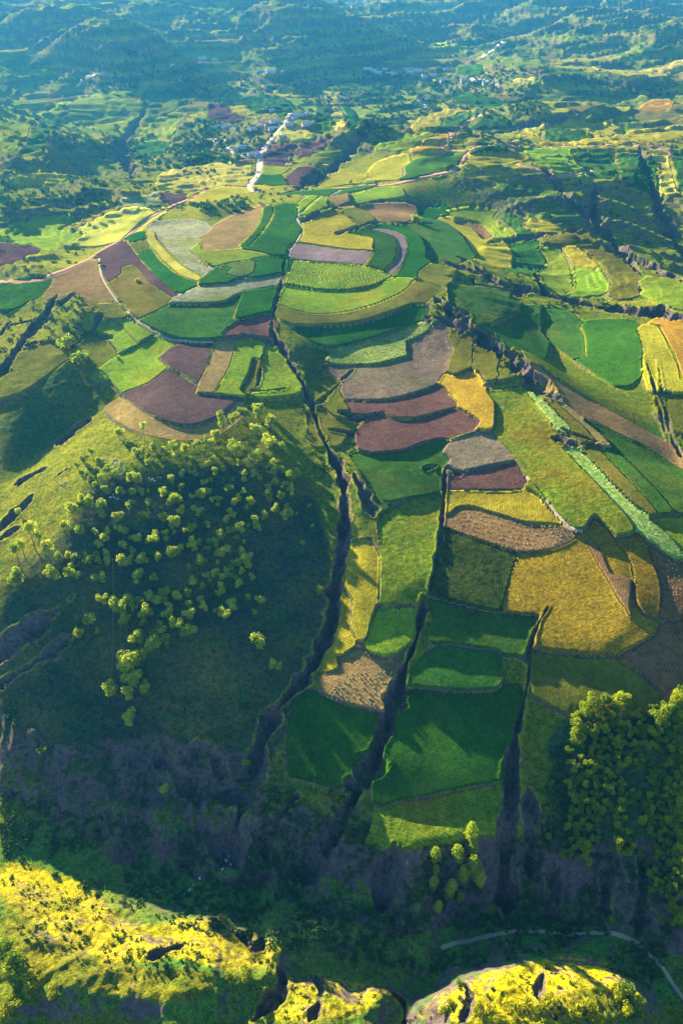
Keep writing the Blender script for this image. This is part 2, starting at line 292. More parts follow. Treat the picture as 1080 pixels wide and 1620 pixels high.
# contour terraces cut into the wilder slopes
tstep = 2.2 + 3.3 * smooth((rr_ - 500) / 1500); zn = ZB + 4.5 * fbm(X, Y, 120, 2, 91) * smooth((rr_ - 300) / 400) + 1.2 * fbm(X, Y, 35, 2, 92)
tm = (1 - fl) * smooth((rr_ - 480) / 200) * smooth((6000 - rr_) / 2500) * smooth((fbm(X, Y, 260, 2, 93) + .6) / .3)
tq = zn / tstep; tfr = tq - np.floor(tq); TLEV = np.floor(tq).astype(int)
ZB = ZB + tm * tstep * 1.2 * (smooth((tfr - .62) / .38) - tfr); TBANK = tm * smooth((tfr - .45) / .2) * smooth((.98 - tfr) / .1)
Z = ZB.copy()
GUL = [ ('P', 3, 4, 3, 6, '380 1475 400 1500 420 1490'), ('P', 3, 5, 4, 7, '440 1530 450 1560 400 1619'), ('P', 4, 5, 5, 8, '620 1575 640 1590 640 1619'), ('P', 2, 3, 2, 4, '860 1540 850 1570 880 1619'), ('P', 2, 3, 2, 4, '500 1545 510 1580 490 1619'), ('P', 2, 3, 2, 4, '735 1555 745 1585 730 1619'),   # tile, half widths (start, end), depths (start, end), course
 ('P', 1.2, 2.2, 2, 4, '452 405 447 440 436 480 428 520 440 545'), ('P', 2.2, 3.4, 4, 7, '438 535 455 565 478 605 495 650 512 700 540 745 545 790'),
 ('P', 3.6, 4.6, 7, 9, '545 780 544 860 530 930 524 1000 485 1070 440 1120'), ('P', 5, 9, 9, 8, '440 1120 410 1180 392 1250 375 1310 345 1370'),
 ('P', .9, 1.6, 1.6, 2.5, '703 745 702 790 697 840 690 890 680 935'), ('P', 3, 5.5, 7, 12, '668 950 663 1000 642 1050 624 1105 612 1145 592 1190 580 1240'),
 ('P', 5, 7, 11, 12, '572 1235 545 1290 510 1340 480 1400'), ('P', 2, 2.5, 3, 4, '560 1240 548 1250'),
 ('P', 1.2, 2.2, 2.5, 5, '866 965 845 1000 834 1040 838 1060 826 1120 812 1165'), ('P', 2.6, 6, 7, 12, '815 1160 808 1210 805 1280 797 1350 800 1440'),
 ('P', 2.5, 3, 5, 9, '835 1250 842 1300 838 1380'), ('P', 2, 5, 4, 8, '690 738 668 745'), ('P', 1.5, 1.5, 3, 3, '705 742 730 755'),
 ('P', 6, 9, 7, 12, '688 472 730 500 765 530 803 562 830 585'), ('P', 7, 5, 12, 3, '830 585 855 605 885 630'), ('P', 2, 5, 3, 7, '700 470 720 495'), ('P', 2, 5, 3, 7, '672 500 705 505 740 520'),
 ('P', 5, 8, 5, 10, '700 412 740 428 790 448 850 462'), ('P', 8, 10, 11, 13, '850 462 900 476 950 487 1020 495 1090 505'), ('P', 3, 6, 4, 8, '705 440 760 452 830 468'),
 ('P', 3, 5, 3, 6, '722 405 755 425 790 447'), ('P', 3, 5, 4, 6, '835 425 852 440 862 465'),
 ('P', 2.5, 4, 4, 6, '478 352 505 335 540 325 600 318 650 320 694 327'), ('P', 2.5, 3, 4, 4, '530 372 560 362 588 352 625 350 690 358'),
 ('P', 3, 4, 4, 6, '770 388 800 382 850 374 885 367 912 363'), ('P', 8, 11, 9, 14, '940 300 936 345 970 385 1010 412 1090 448'), ('P', 8, 8, 8, 12, '862 265 888 300 915 335 935 352'),
 ('P', 4, 4, 5, 5, '955 395 985 405 1010 430'), ('P', 8, 12, 8, 12, '1012 235 1028 290 1045 345 1090 410'),
 ('P', 4, 7, 5, 7, '92 468 70 500 45 530 22 560 0 592 -20 620'), ('P', 3, 5, 3, 6, '120 462 90 490 66 512'), ('P', 3, 3, 4, 4, '60 505 30 512 0 520'), ('P', 2, 4, 3, 5, '60 540 20 555'),
 ('P', 3, 3, 4, 5, '160 498 150 520 120 545'), ('P', 2.5, 3, 3.5, 4, '145 662 120 680 90 705'), ('P', 2.5, 3, 4, 5, '75 740 50 752 28 765'), ('P', 1.5, 1.5, 2.5, 2.5, '108 742 92 752'),
 ('P', 5, 7, 6, 8, '50 785 35 805 5 830 -30 860'), ('P', 3, 4, 3, 4, '30 835 0 855'), ('P', 4, 6, 5, 7, '115 945 80 975 40 1000 0 1035 -30 1060'), ('P', 3, 4, 3, 4, '110 1010 60 1045 0 1085'),
 ('P', 5, 7, 6, 9, '310 1180 295 1215 300 1245 350 1258 390 1262'), ('P', 3, 5, 3, 6, '245 1190 270 1220 298 1235'), ('P', 3, 4, 4, 5, '340 1190 350 1230'),
 ('P', 1, 2, 1.5, 3, '885 680 905 690 935 700 960 705'), ('P', 2.5, 2.5, 4, 4, '875 690 890 698 915 704'), ('P', .8, .8, .8, .8, '1020 570 1032 610 1042 650 1055 700'), ('P', .8, 1.2, .8, 1, '1040 570 1046 630 1060 690 1080 740'),
 ('P', 1.5, 1.5, 2.5, 2.5, '765 608 785 614 830 605 855 600'), ('P', 3, 5, 4, 6, '535 652 560 665 600 655'), ('P', 2, 3, 3, 5, '520 680 560 690'), ('P', 1.5, 3, 2, 4, '560 585 545 600 520 625 505 640'),
 ('P', 2, 2.5, 3, 4, '380 530 410 535 440 545'), ('P', 1.5, 2, 3, 3, '395 620 425 622 455 618'), ('P', 1.2, 1.2, 2, 2.5, '415 562 412 590 408 615'), ('P', 4, 3, 4, 3, '560 750 575 780 590 815'),
 ('P', 2, 4, 2, 4, '236 1518 256 1508 286 1498'), ('P', 6, 9, 7, 10, '620 1345 610 1390 600 1440'), ('P', 5, 8, 6, 9, '690 1375 700 1420'), ('P', 5, 8, 6, 9, '870 1380 880 1430'), ('P', 5, 8, 5, 9, '960 1370 955 1450'), ('P', 5, 8, 5, 9, '1020 1350 1010 1470'),
 ('P', 4, 7, 4, 9, '470 1260 440 1300 410 1350'), ('P', 4, 7, 5, 9, '520 1290 500 1340 470 1390'),
 ('P', 9, 11, 8, 10, '590 190 565 225 545 250 505 280 470 300'), ('P', 9, 14, 8, 10, '230 175 200 215 190 250 215 275'), ('P', 12, 12, 8, 9, '290 155 400 140 520 145 590 165'),
 ('P', 10, 10, 7, 8, '700 205 760 215 830 200 900 185'), ('P', 12, 12, 8, 9, '780 105 880 120 1000 135 1080 150'),
]
soil = np.zeros_like(X); lipm = np.zeros_like(X)
wob = fbm(X, Y, 9, 3, 41); wob2 = fbm(X, Y, 26, 2, 42); wob3 = fbm(X, Y, 4.5, 3, 43)
for t, w0, w1, d0, d1, s in GUL:
    w0 *= .6; w1 *= .6; d0 *= .85; d1 *= .85
    p = chaikin(pts(t, s), False); gx, gy = at(p[:, 0], p[:, 1], ZB); P = np.stack([gx, gy], 1)
    W_ = max(w0, w1) * 2.2; si, sj = window(P, W_); x, y = X[si, sj], Y[si, sj]
    d, _, _, u = segdist(x, y, P, False); ww = w0 + (w1 - w0) * u; dd = d0 + (d1 - d0) * u; ln = np.hypot(*np.diff(P, axis=0).T).sum(); ww = ww * (1 + .9 * vnoise(u * ln / 14, u * 0 + w0 * 7, 77) + .5 * vnoise(u * ln / 5, u * 0 + w1 * 9, 78)); tp_ = smooth((u + .04) / .16) * smooth((1.03 - u) / .13); ww = ww * (.3 + .7 * tp_); dd = dd * (.25 + .75 * tp_) * (1 + .6 * vnoise(u * ln / 11, u * 0 + 3.3, 79))
    d = d / ww + .8 * wob[si, sj] * np.clip(3 / ww, .5, 1.2) + .5 * wob2[si, sj] + .5 * np.abs(wob3[si, sj])
    prof = smooth((1.15 - d) / .5) * .62 + smooth((.7 - d) / .7) * .38
    Z[si, sj] = np.minimum(Z[si, sj], ZB[si, sj] - dd * prof)
    soil[si, sj] = np.maximum(soil[si, sj], smooth((1.1 - d) / .3)); ring = smooth((d - 1.05) / .15) * smooth((1.15 + 1.6 / ww - d) * ww / 1.2); lipm[si, sj] = np.maximum(lipm[si, sj], ring)
Z += .35 * lipm * (1 - soil) + soil * (1.1 * fbm(X, Y, 4.2, 3, 66) + 1.0 * (ridged(X, Y, 7, 2, 67) - .2)) * smooth(rr_ / 60)
# rills on the steep banks above the river
cl = np.zeros_like(X)
for t, s in (('P', '0 1130 100 1180 250 1170 330 1180 420 1200 470 1270 540 1320 600 1355 770 1330 850 1330 1080 1330 1080 1500 980 1450 760 1450 620 1480 500 1440 380 1400 200 1370 100 1310 0 1250'),
             ('P', '880 1330 1080 1330 1080 1500 880 1450')):
    cl = np.maximum(cl, inside(px0, py0, pts(t, s)).astype(float))
cl = blur(cl, 10)
ril = ridged(X * 1.0 + 6 * wob2, Y * .30, 20, 3, 51)
Z += cl * (6.0 * (ril - .3) + .9 * fbm(X, Y, 5, 3, 52)); soil = np.maximum(soil, cl * .5)
lowg = smooth((py0 - 1380) / 60) ; Z += lowg * (2.9 * fbm(X, Y, 16, 4, 55) + .6 * (ridged(X, Y, 9, 3, 57)))
wild = (1 - fl) * smooth((900 - rr_) / 300); Z += wild * .45 * fbm(X, Y, 7, 3, 61)
# ------------------------------------------------------------ fields: crop colour, tile, outline, label
FIELDS = [
('br','A','600 240 620 262 640 300 700 370 790 440 850 500 820 512 740 465 660 385 630 352 575 370 578 400 515 445 490 410 480 350 500 300 560 255','dark purple ploughed field hooking round an olive patch beside the red road'),
('ol','A','630 352 660 385 740 465 820 515 735 580 665 615 600 560 555 510 515 450 578 403 577 372','olive field with one lone bush, held by the purple ploughed hook'),
('dg','A','680 308 715 288 780 360 860 415 935 437 870 500 820 480 740 410 650 315','dark green curved strip between the purple ploughed hook and the yellow strip'),
('ol','A','612 258 695 238 715 282 650 308','small olive patch with dark scar at the top of a dark green strip'),
('dg','A','602 238 640 215 690 205 697 232 610 252','tiny dark green corner field against the red road bend'),
('yl','A','705 205 735 210 740 240 790 300 870 360 965 420 935 436 860 402 780 345 720 275 698 235','long thin straw yellow strip curving beside the pale speckled field'),
('pa','A','750 175 850 165 940 170 960 200 950 240 900 285 960 350 1000 375 970 410 880 360 800 290 750 240 740 200','pale speckled grey green field left of the tan dome'),
('tn','A','255 440 300 400 400 365 470 340 480 400 500 450 545 520 500 560 400 550 380 495 290 505 255 470','tan fallow field below the red road left of the footpath curve'),
('ol','A','380 500 460 540 560 535 610 580 570 605 490 560 440 555 400 550','narrow olive wedge under the footpath curve'),
('dg','A','0 465 100 435 230 430 200 480 110 520 60 555 0 555','dark green field at the left edge just under the red road'),
('ol','A','450 690 500 720 540 780 440 850 410 820 440 760 412 712','small rounded olive terrace left of two bright terraces above the dark slope'),
('lg','A','490 665 580 645 655 737 580 775 530 700','second small bright terrace above the shaded left slope'),
('lg','A','582 640 625 625 725 685 660 733 610 690','small yellow green terrace touching the footpath'),
('lg','A','662 740 730 692 838 722 750 800 798 838 700 925 620 940 570 880 490 890 560 810','bright green slanted field left of the large plum ploughed field'),
('br','A','752 800 840 724 1005 732 1000 790 935 915 860 870 795 833','upper plum coloured ploughed field below the footpath'),
('br','A','600 1000 700 925 780 850 860 878 930 925 930 972 1030 978 1115 1010 1040 1080 930 1122 830 1118 720 1070','large plum ploughed field with rounded lower end above the plantation'),
('tn','A','540 1035 598 1003 720 1075 830 1124 930 1128 1040 1085 1115 1018 1125 1055 1040 1130 940 1165 830 1160 700 1130 600 1080','buff crescent strip wrapped under the large plum ploughed field'),
('tn','A','1022 732 1118 712 1080 840 1015 973 935 968 980 870','tan strip field between the plum field and the yellow green field'),
('ol','A','135 748 270 735 300 770 180 880 100 950 0 980 0 900 60 850','olive field sloping to the shaded valley at the left edge'),
('lg','A','10 225 150 165 310 150 210 215 390 215 380 235 200 280 70 250','bright yellow green field left of the red road, above the small purple field'),
('br','A','0 262 90 255 150 275 120 300 30 330 0 345','small purple ploughed field at the left edge of the photo'),
('br','A','740 40 780 22 870 22 830 62 790 70','small purple field touching the far side of the red road'),
('pa','A','610 60 740 30 735 45 782 72 690 78 610 76','small grey tan field left of a tiny purple field by the red road'),
('yl','A','400 230 450 170 600 100 760 90 620 200 490 258 400 250','sunlit yellow pasture along the red road above its middle'),
('lg','A','905 285 940 252 960 292 1080 285 1160 300 1230 312 1080 352 1000 362','bright green apron field below the tan dome'),
('tn','B','-130 240 -50 190 60 130 160 82 165 130 122 198 60 262 0 280 -110 290','tan dome shaped field left of two dark green fan strips'),
('dg','B','172 85 214 78 216 110 198 160 150 210 92 268 68 262 125 205 165 140','narrow dark green fan strip beside the tan dome'),
('dg','B','222 75 290 80 320 130 356 195 320 245 250 308 108 284 172 215 216 150','broad dark green fan field with a pale track on its right'),
('yg','B','345 155 470 130 540 110 590 150 570 180 505 205 512 216 600 225 690 235 692 285 560 283 400 260 338 253 358 200','golden C shaped field above the long mauve field'),
('mv','B','300 265 340 258 480 282 690 292 655 350 480 348 330 333 298 308','long mauve ploughed field, brightest straight bar at the hill centre'),
('dg','B','610 215 700 207 790 232 808 280 788 330 745 376 668 352 695 290 697 240','dark green half disc inside the grey curved strip'),
('mv','B','692 192 780 197 840 230 858 280 833 340 790 393 752 385 797 335 820 280 800 227 740 205','thin lilac grey strip curved like a sickle'),
('dg','B','720 187 830 182 900 217 935 272 925 330 872 400 797 400 840 345 866 280 845 227 785 197','dark green crescent outside the lilac sickle strip'),
('mg','B','800 167 900 157 1000 160 1070 200 1120 240 1140 305 1060 330 967 332 947 250 900 200','large mid green field right of the dark green crescent'),
('lt','B','310 345 480 352 660 360 770 398 700 448 560 486 420 482 288 452 292 400','bright green rippled field, top of the bowl shaped terraces'),
('lg','B','285 462 420 492 560 494 700 457 780 408 868 417 830 468 700 543 560 587 430 597 320 573 247 530','yellow green crescent terrace, second from the top of the bowl'),
('ol','B','250 562 330 602 430 617 560 607 700 562 860 467 892 422 980 457 860 538 720 613 560 648 380 653 300 620','shaded olive crescent terrace, third from the top of the bowl'),
('dg','B','370 667 560 657 720 624 870 547 903 572 868 630 740 698 600 733 450 728','dark green lowest crescent terrace of the bowl'),
('pg','B','515 825 600 742 740 707 850 647 928 660 832 715 850 788 700 833 600 838','pale mint green crop patch with feathered edge above the grey slope'),
('gy','B','860 720 960 670 1010 662 1010 710 1080 760 1000 850 980 900 900 960 720 1003 560 998 542 960 580 930 492 850 600 846 710 840 856 797','broad grey mauve fallow slope under the mint green patch'),
('rb','B','565 1012 730 1017 1020 948 1083 1008 1040 1033 900 1083 790 1083 735 1048 600 1053','upper red brown ploughed band below the grey mauve slope'),
('rb','B','740 1067 790 1094 910 1090 1085 1036 1195 1100 1000 1160 890 1200 870 1240 740 1290 670 1260 650 1200 652 1150','large red brown ploughed lobe with rounded left end'),
('lg','B','40 717 110 717 165 747 155 788 115 797 105 870 40 973 -60 975 10 880 42 790','bright yellow green field left of the main gully, beside a tan strip'),
('ol','B','122 805 155 832 112 945 75 958','sliver of olive terrace between two yellow green fields at the main gully'),
('lg','B','185 752 280 812 270 842 315 880 300 960 160 968 185 850','yellow green terrace on the very edge of the main gully'),
('ol','B','550 108 640 100 680 130 650 165 602 155','small olive field on the terrace over the golden C shaped field'),
('tn','B','645 92 760 72 890 87 900 110 860 140 740 150 690 122','golden brown field in the row over the lilac sickle strip'),
('dg','B','905 82 1000 87 1010 125 960 135 912 130','small rounded dark green field at the right end of the upper terrace row'),
('sc','B','0 345 135 345 125 400 0 405 -60 400','small olive plot with dark scrub, left of a dark green plot'),
('dg','B','140 335 300 332 275 393 130 413 128 400 138 345','dark green plot at the head of the main gully, left side'),
('dg','A','940 440 1000 382 1075 362 1110 368 1080 400 1080 440 970 455','dark green wedge under the bright green apron'),
('pa','A','815 520 930 462 1100 447 1340 407 1335 445 1140 488 1060 530 940 545 815 538','long pale grey green strip reaching the gully from the left'),
('mg','A','665 635 810 550 960 550 1090 537 1120 500 1145 492 1120 560 1105 608 1050 700 900 713 780 688','broad mid green field with curved lower edge along the footpath'),
('dg','A','1150 480 1325 462 1260 570 1180 592 1112 606 1130 545','dark green field pressed against the upper gully'),
('rb','B','0 670 60 642 180 607 198 640 168 683 0 692 -20 690','small red brown field ending at the gully bend'),
('lg','B','352 110 440 42 472 50 468 98 400 105','bright green wedge with a lone tree on the upper spur'),
('tn','B','490 42 575 25 580 60 490 85','small buff square right of the lone tree on the upper spur'),
('lg','B','590 25 700 5 790 5 800 30 700 40 590 60','light green field right of the small buff square'),
('ol','B','920 387 990 372 1043 387 1000 438 932 410','small olive patch at the crossing of tracks right of the bowl'),
('ol','B','420 955 500 907 558 1040 520 1078 452 1000','olive bank terrace on the right side of the main gully'),
('ol','B','422 1072 460 1060 540 1130 500 1200 432 1200','lower olive bank terrace right of the main gully'),
('tn','C','0 150 60 152 130 177 178 225 130 248 82 185 0 168','grey brown field inside a golden band on the right terraces'),
('yg','C','-60 140 0 150 0 168 80 187 130 252 250 265 275 330 268 368 180 348 100 310 30 200','golden band field curling round the grey brown field'),
('lg','C','0 112 60 107 180 132 230 165 278 213 220 240 182 223 132 173 60 147','light green terrace above the golden band on the right'),
('mg','C','182 137 260 147 330 187 373 210 310 223 282 205 235 165','narrow green terrace beside the ravine lip, left of a small yellow tip'),
('yg','C','330 167 400 172 468 185 450 200 385 213','small yellow field on the tip above the dark upper ravine'),
('mg','C','242 262 320 252 400 292 433 350 380 378 330 388 280 378 272 310','mid green blunt field between golden band and yellow terraces'),
('lg','C','402 287 500 292 538 350 548 478 452 463 435 400 430 340','yellow green terrace leaning on the long dark ravine, left one'),
('yg','C','512 287 580 277 640 330 658 378 562 370','brightest yellow small field of the right terraces'),
('lg','C','562 377 658 380 698 460 680 476 562 488 572 430','yellow green terrace below the brightest yellow small field'),
('ol','C','590 202 640 260 720 322 800 382 848 430 868 478 800 508 780 440 720 360 622 290 562 240 435 248 482 225','long olive pasture strip running down towards the ravines'),
('lg','C','872 442 1000 432 1080 472 1080 542 902 480','light olive green flat at the right edge between ravines'),
('mg','C','412 572 500 572 540 620 578 645 610 700 613 798 540 750 412 688','mid green field left of the bright emerald field'),
('em','C','602 652 700 632 808 630 858 670 888 768 850 790 838 868 790 912 740 880 622 808 617 720','bright emerald green field, largest on the right slope'),
('yg','C','872 662 958 652 998 720 1048 820 1068 900 1062 968 962 943 922 820 892 720','ochre yellow strip field at the right, left one of two'),
('or','C','962 642 1000 617 1080 632 1100 900 1078 905 1052 800 1002 710','orange gold field at the right edge'),
('ol','C','1002 982 1090 982 1090 1130 1022 1098 987 1020','small olive field at the right edge under the ochre strip'),
('mg','C','10 462 220 487 200 540 298 562 290 598 150 638 30 560','shaded green slope left of the ravine fields'),
('mg','C','312 572 398 572 408 690 380 778 202 690 162 642 290 612','darker green slope field crossed by a light bank'),
('ol','C','0 682 58 702 40 830 0 880 -20 800','olive terrace strip, leftmost of three at the ravine lip'),
('ol','C','122 717 203 752 193 888 150 908 112 760','olive terrace strip, middle of three at the ravine lip'),
('ol','C','217 757 265 767 288 868 230 898 212 870','olive terrace strip, rightmost of three at the ravine lip'),
('or','C','-40 900 0 902 100 892 148 950 188 1000 183 1118 150 1138 120 1098 0 1000 -30 960','orange tongue of crop right of the red brown ploughed band'),
('lm','E','143 -132 310 -160 430 -30 460 20 458 60 470 115 530 165 600 255 700 372 815 505 808 557 762 568 682 470 642 472 620 538 562 546 462 440 352 310 292 190 192 60 196 -60','very large mottled yellow green meadow left of the pale strip'),
('pg','C','320 925 350 922 460 1040 530 1140 482 1142 400 1040','upper part of the pale flowering strip, above the pit'),
('pg','E','517 147 590 152 640 212 760 332 860 442 940 522 1078 670 1068 688 982 628 882 543 782 428 662 288 562 188','long pale flowering strip running down to the right edge, below the pit'),
('ol','C','372 922 400 917 512 1030 620 1140 640 1188 562 1148 452 1010','olive ribbon field right of the pale flowering strip, above the pit'),
('tn','C','412 912 430 940 560 1050 678 1160 720 1222 642 1168 502 1020','thin brown ribbon field above the pit, right of the olive ribbon'),
('mg','E','612 12 680 32 740 82 830 132 880 142 1078 272 1078 428 1032 453 962 350 862 240 762 150 682 60','dark meadow at the right edge, wide end below the scrub line'),
('tn','C','402 880 385 850 520 935 700 1055 900 1180 1078 1290 1078 1335 1000 1295 850 1192 700 1100 600 1060 500 975','long brown diagonal band below the shaded slope at right'),
('ol','E','622 162 680 152 760 242 860 342 958 468 862 438 762 320','brown olive ribbon right of the pale strip, below the pit'),
('mg','E','702 162 760 157 860 252 960 362 1028 448 962 466 872 350','green ribbon field, second right of the pale strip below the pit'),
('lg','E','962 482 1080 502 1080 648 1012 540 932 500','yellow green patch at the right edge above the stubble'),
('yg','D','680 380 760 365 1080 362 1180 450 1218 503 1160 498 1050 500 920 465 780 425 710 430 685 460','golden green crop above the stubble lines, under the short red field'),
('st','D','684 510 705 470 770 432 920 470 1050 505 1160 503 1228 510 1275 562 1200 608 1100 633 1010 633 900 598 800 560','stubble field crossed by wavy dotted lines of cut crop'),
('rb','D','692 345 742 272 1000 207 1053 300 930 343 800 348','short brick red ploughed field, narrow and slanted'),
('gy','D','652 165 880 78 1000 200 740 265 702 260 710 210','grey tan fallow field directly over the short brick red field'),
('dk','D','682 547 1003 657 928 923 840 913 622 858 652 700','very dark green shaggy crop square'),
('gd','E','300 662 480 627 590 582 640 503 665 492 760 592 820 660 843 760 843 870 933 1018 830 1088 720 1118 600 1123 400 1093 367 1078 392 1010 462 932 450 925 330 933 217 918 242 850 262 760','great golden crop field with scalloped top, biggest gold field'),
('st','E','612 572 650 562 700 640 742 740 838 767 828 888 842 990 800 905 760 860 720 770 660 680','bare mauve stubble tongue inside the great golden field'),
('gd','E','802 582 870 577 918 640 943 760 938 880 890 938 852 890 857 760 832 660 765 587','raised golden oval field right of the great golden field'),
('bw','E','925 622 1000 682 1080 702 1080 955 1012 948 1002 800 952 700','stubble field with dotted rows at the right edge'),
('bw','E','905 1082 1080 972 1085 1225 1012 1328 902 1228 802 1150','dim purple brown field above the right woodland'),
('ol','E','382 1132 600 1152 760 1162 900 1232 960 1320 800 1400 560 1400 402 1300','dim brown green fallow slope above the right woodland'),
('lm','D','432 450 520 420 638 400 628 560 598 740 560 850 480 893 362 898 372 780 410 640 402 560 392 500','rippled olive green field left of the thin central gully'),
('mg','D','262 182 400 177 540 152 650 125 655 165 698 200 560 232 600 310 638 340 560 368 400 373 342 300','shaded green hollow field under the red brown lobe'),
('yg','D','237 622 290 602 330 680 358 850 320 960 290 1038 232 1000 237 850','bright yellow green ridge strip beside the main gully'),
('lg','D','352 912 500 907 490 1038 400 1118 332 1108 322 1000','yellow speckled small field above the brown dotted field'),
('yg','D','182 860 225 872 215 1058 172 1200 128 1200 152 1000','thin yellow margin strip along the main gully rim'),
('st','F','352 132 330 60 420 40 540 90 610 102 547 293 460 298 342 268 277 220 302 160','brown dotted stubble field between the main and central gullies'),
('mg','D','622 872 900 942 1080 962 1070 1000 1040 1108 850 1088 632 1050 662 960','upper green field right of the open central gully'),
('mg','F','702 192 765 75 880 20 1080 52 1090 212 950 222','green field in the middle of the stack right of the central gully'),
('dg','F','562 472 640 402 662 262 707 217 950 242 1183 217 1178 330 1130 480 1140 640 900 688 560 768 532 700 552 560','large very dark green field between the two lower gullies'),
('lm','F','532 880 545 792 900 702 1138 662 1128 760 1078 848 980 848 860 918 740 983 652 933 485 988','lowest green field with sunlit scalloped edge above the cliff'),
('dg','F','142 330 200 242 280 262 440 312 520 342 480 420 450 560 342 648 142 598 132 450','dark green field left of the lower central gully'),
('dg','G','382 60 500 46 600 75 638 110 620 133 480 128 420 123 377 85','dark green field right beyond the village houses'),
('yg','G','352 70 375 75 430 130 400 135 347 110','small yellow sickle beside the far village field'),
('br','G','202 110 240 92 290 150 358 160 350 180 280 183 217 160','slate purple field left of the yellow sickle near the village'),
('br','G','487 340 680 337 600 440 482 443 482 390','slate purple field right of the pale village road'),
('br','G','682 342 850 292 800 338 662 398 622 430 640 380','faded purple field right of the slate purple village field'),
('lg','G','482 450 600 457 540 490 477 488','small light green plot below the slate purple village field'),
('dg','G','477 495 550 500 578 543 452 538','small dark green plot beside the village road junction'),
('or','G','342 420 430 412 438 450 400 508 282 498 222 488','orange tan field left of the village road junction'),
('mg','G','822 112 860 112 893 190 860 223 832 190','green strip in the fan of strips right of the village'),
('yl','G','882 107 920 112 963 170 958 213 925 208','pale yellow strip in the fan right of the village'),
('dg','G','922 107 960 122 1018 195 980 208 960 150','dark green outer strip in the fan right of the village'),
('yl','G','602 237 690 232 738 280 680 288 602 288','pale yellow plot in the bend right of the village road'),
('br','G','672 502 740 457 798 475 740 548 672 545','dark purple plot at the mouth of the shaded side valley'),
('yg','G','762 548 860 452 940 492 1078 512 1078 520 900 548','yellow shoulder field right of the shaded side valley'),
('mg','G','652 598 1078 562 1078 582 900 610','long green band under the yellow shoulder field'),
('em','H','522 200 550 162 660 157 668 180 600 223','emerald field by the far hamlet'),
('tn','H','672 157 728 162 728 198 682 198','buff plot right of the far emerald field'),
('dg','H','512 340 560 327 700 342 768 370 700 388 560 368','flat dark green oval between hamlet and road'),
('yg','H','272 480 420 432 620 407 560 430 440 478 370 528 292 508','yellow shoulder field left of the far road bend'),
('mg','H','382 528 470 452 638 412 638 430 520 478 430 528','green shoulder stripe beside the far road bend'),
('or','H','300 592 418 542 420 638 300 638','orange tan field beside the far road bend'),
('lg','H','92 630 200 572 298 552 388 542 300 588 250 638','light green striped field left of the orange tan field'),
('dg','H','622 518 700 442 750 452 788 498 700 498','dark green slope right of the far road'),
('lg','H','402 40 540 22 618 50 500 68 412 60','far light green dome field, above the hamlet'),
('mg','H','542 17 650 12 648 38 602 43','far green field right of the light green dome'),
('yl','H','852 250 980 232 1080 237 1080 288 960 278','far yellow green hatched dome at the right'),
('yg','H','892 540 960 502 1080 467 1080 518 1000 530 990 578 920 568','yellow rim field left of the dark green island'),
('dg','I','637 415 670 407 770 415 778 430 740 443 642 443','dark green island field ringed by yellow'),
('yg','I','572 412 680 377 860 402 868 415 800 430 782 415 770 410 680 402 632 413 625 438','yellow ring field round the dark green island'),
('yg','I','562 452 900 432 1080 412 1080 443 900 448 700 468','long yellow ridge field at the right above the road'),
('em','I','197 532 380 487 383 500 340 540 202 563','deep green field over the right road, by a yellow dome'),
('yg','I','92 570 130 512 190 502 193 560','yellow dome field left of the deep green field'),
('dg','I','422 482 458 458 495 460 502 485','dark green triangle beside the right road'),
('yg','I','397 500 500 487 568 500 540 515 402 518','golden tongue field right of the red road bend'),
('mg','I','732 482 858 492 878 558 802 558 742 510','green slope field right of the road, beside a duller one'),
('mg','I','872 497 958 492 940 578 882 558','dull green slope field among brighter ones at far right'),
('dg','I','922 560 962 502 998 520 980 598 922 588','dark green slope strip at far right'),
('yl','I','1007 502 1033 497 1058 600 1022 618','yellow upright strip at the far right ravine'),
('dg','I','1042 502 1080 492 1080 598 1066 598','dark green strip at the right edge next to the yellow upright strip'),
('lg','I','602 480 718 477 758 558 702 540 642 518','light green slope right of the golden tongue field'),
('lg','I','572 260 640 247 708 260 700 278 602 273','far yellow green lens below the wooded line'),
('yl','I','802 212 1000 232 1080 187 1080 213 1000 245 902 235','far yellow rise at the right edge of the hills'),
('or','I','1000 322 1038 322 1010 348 942 343','far orange tan spot field at right'),
('lg','I','242 150 380 132 418 150 300 165','far light green lens left of the upper hamlet'),
('lg','J','212 350 250 312 340 300 428 320 438 350 330 358','ribbed yellow green terrace dome in the left distance'),
('lg','J','0 347 200 337 200 355 0 361','thin bright strip left of the ribbed dome'),
('lg','J','0 387 118 377 60 468 0 478','left most green slope field in the hazy distance'),
('mg','J','132 382 170 377 112 468 72 473','narrow green slope strip in the left distance'),
('yg','J','52 557 130 542 190 560 170 578 62 573','yellow field over the dark bands at left'),
('yl','J','540 552 700 522 800 512 798 558 600 608 522 588','straw yellow pasture below the village'),
('yg','J','602 620 740 582 838 592 640 638','yellow pasture strip just above the red road end'),
('lg','J','512 380 560 362 540 418 462 428','light green slope left of the village trees'),
('mg','J','430 480 470 450 520 455 490 490','green slope plot below the village trees at left'),
]
OWN = np.full((NR - 1, NC - 1), -1, np.int32); FW = []; FZ = np.zeros_like(Z)
xcn = (X[1:, 1:] + X[:-1, :-1]) / 2; ycn = (Y[1:, 1:] + Y[:-1, :-1]) / 2
bank = np.zeros_like(Z); S1 = np.full(OWN.shape, -1e9); S2 = S1.copy(); K1 = np.full(OWN.shape, -1, np.int32)
def signed(x, y, P):
    d, bx, by, _ = segdist(x, y, P, True); return np.where(inside(x, y, P), d, -d), bx, by
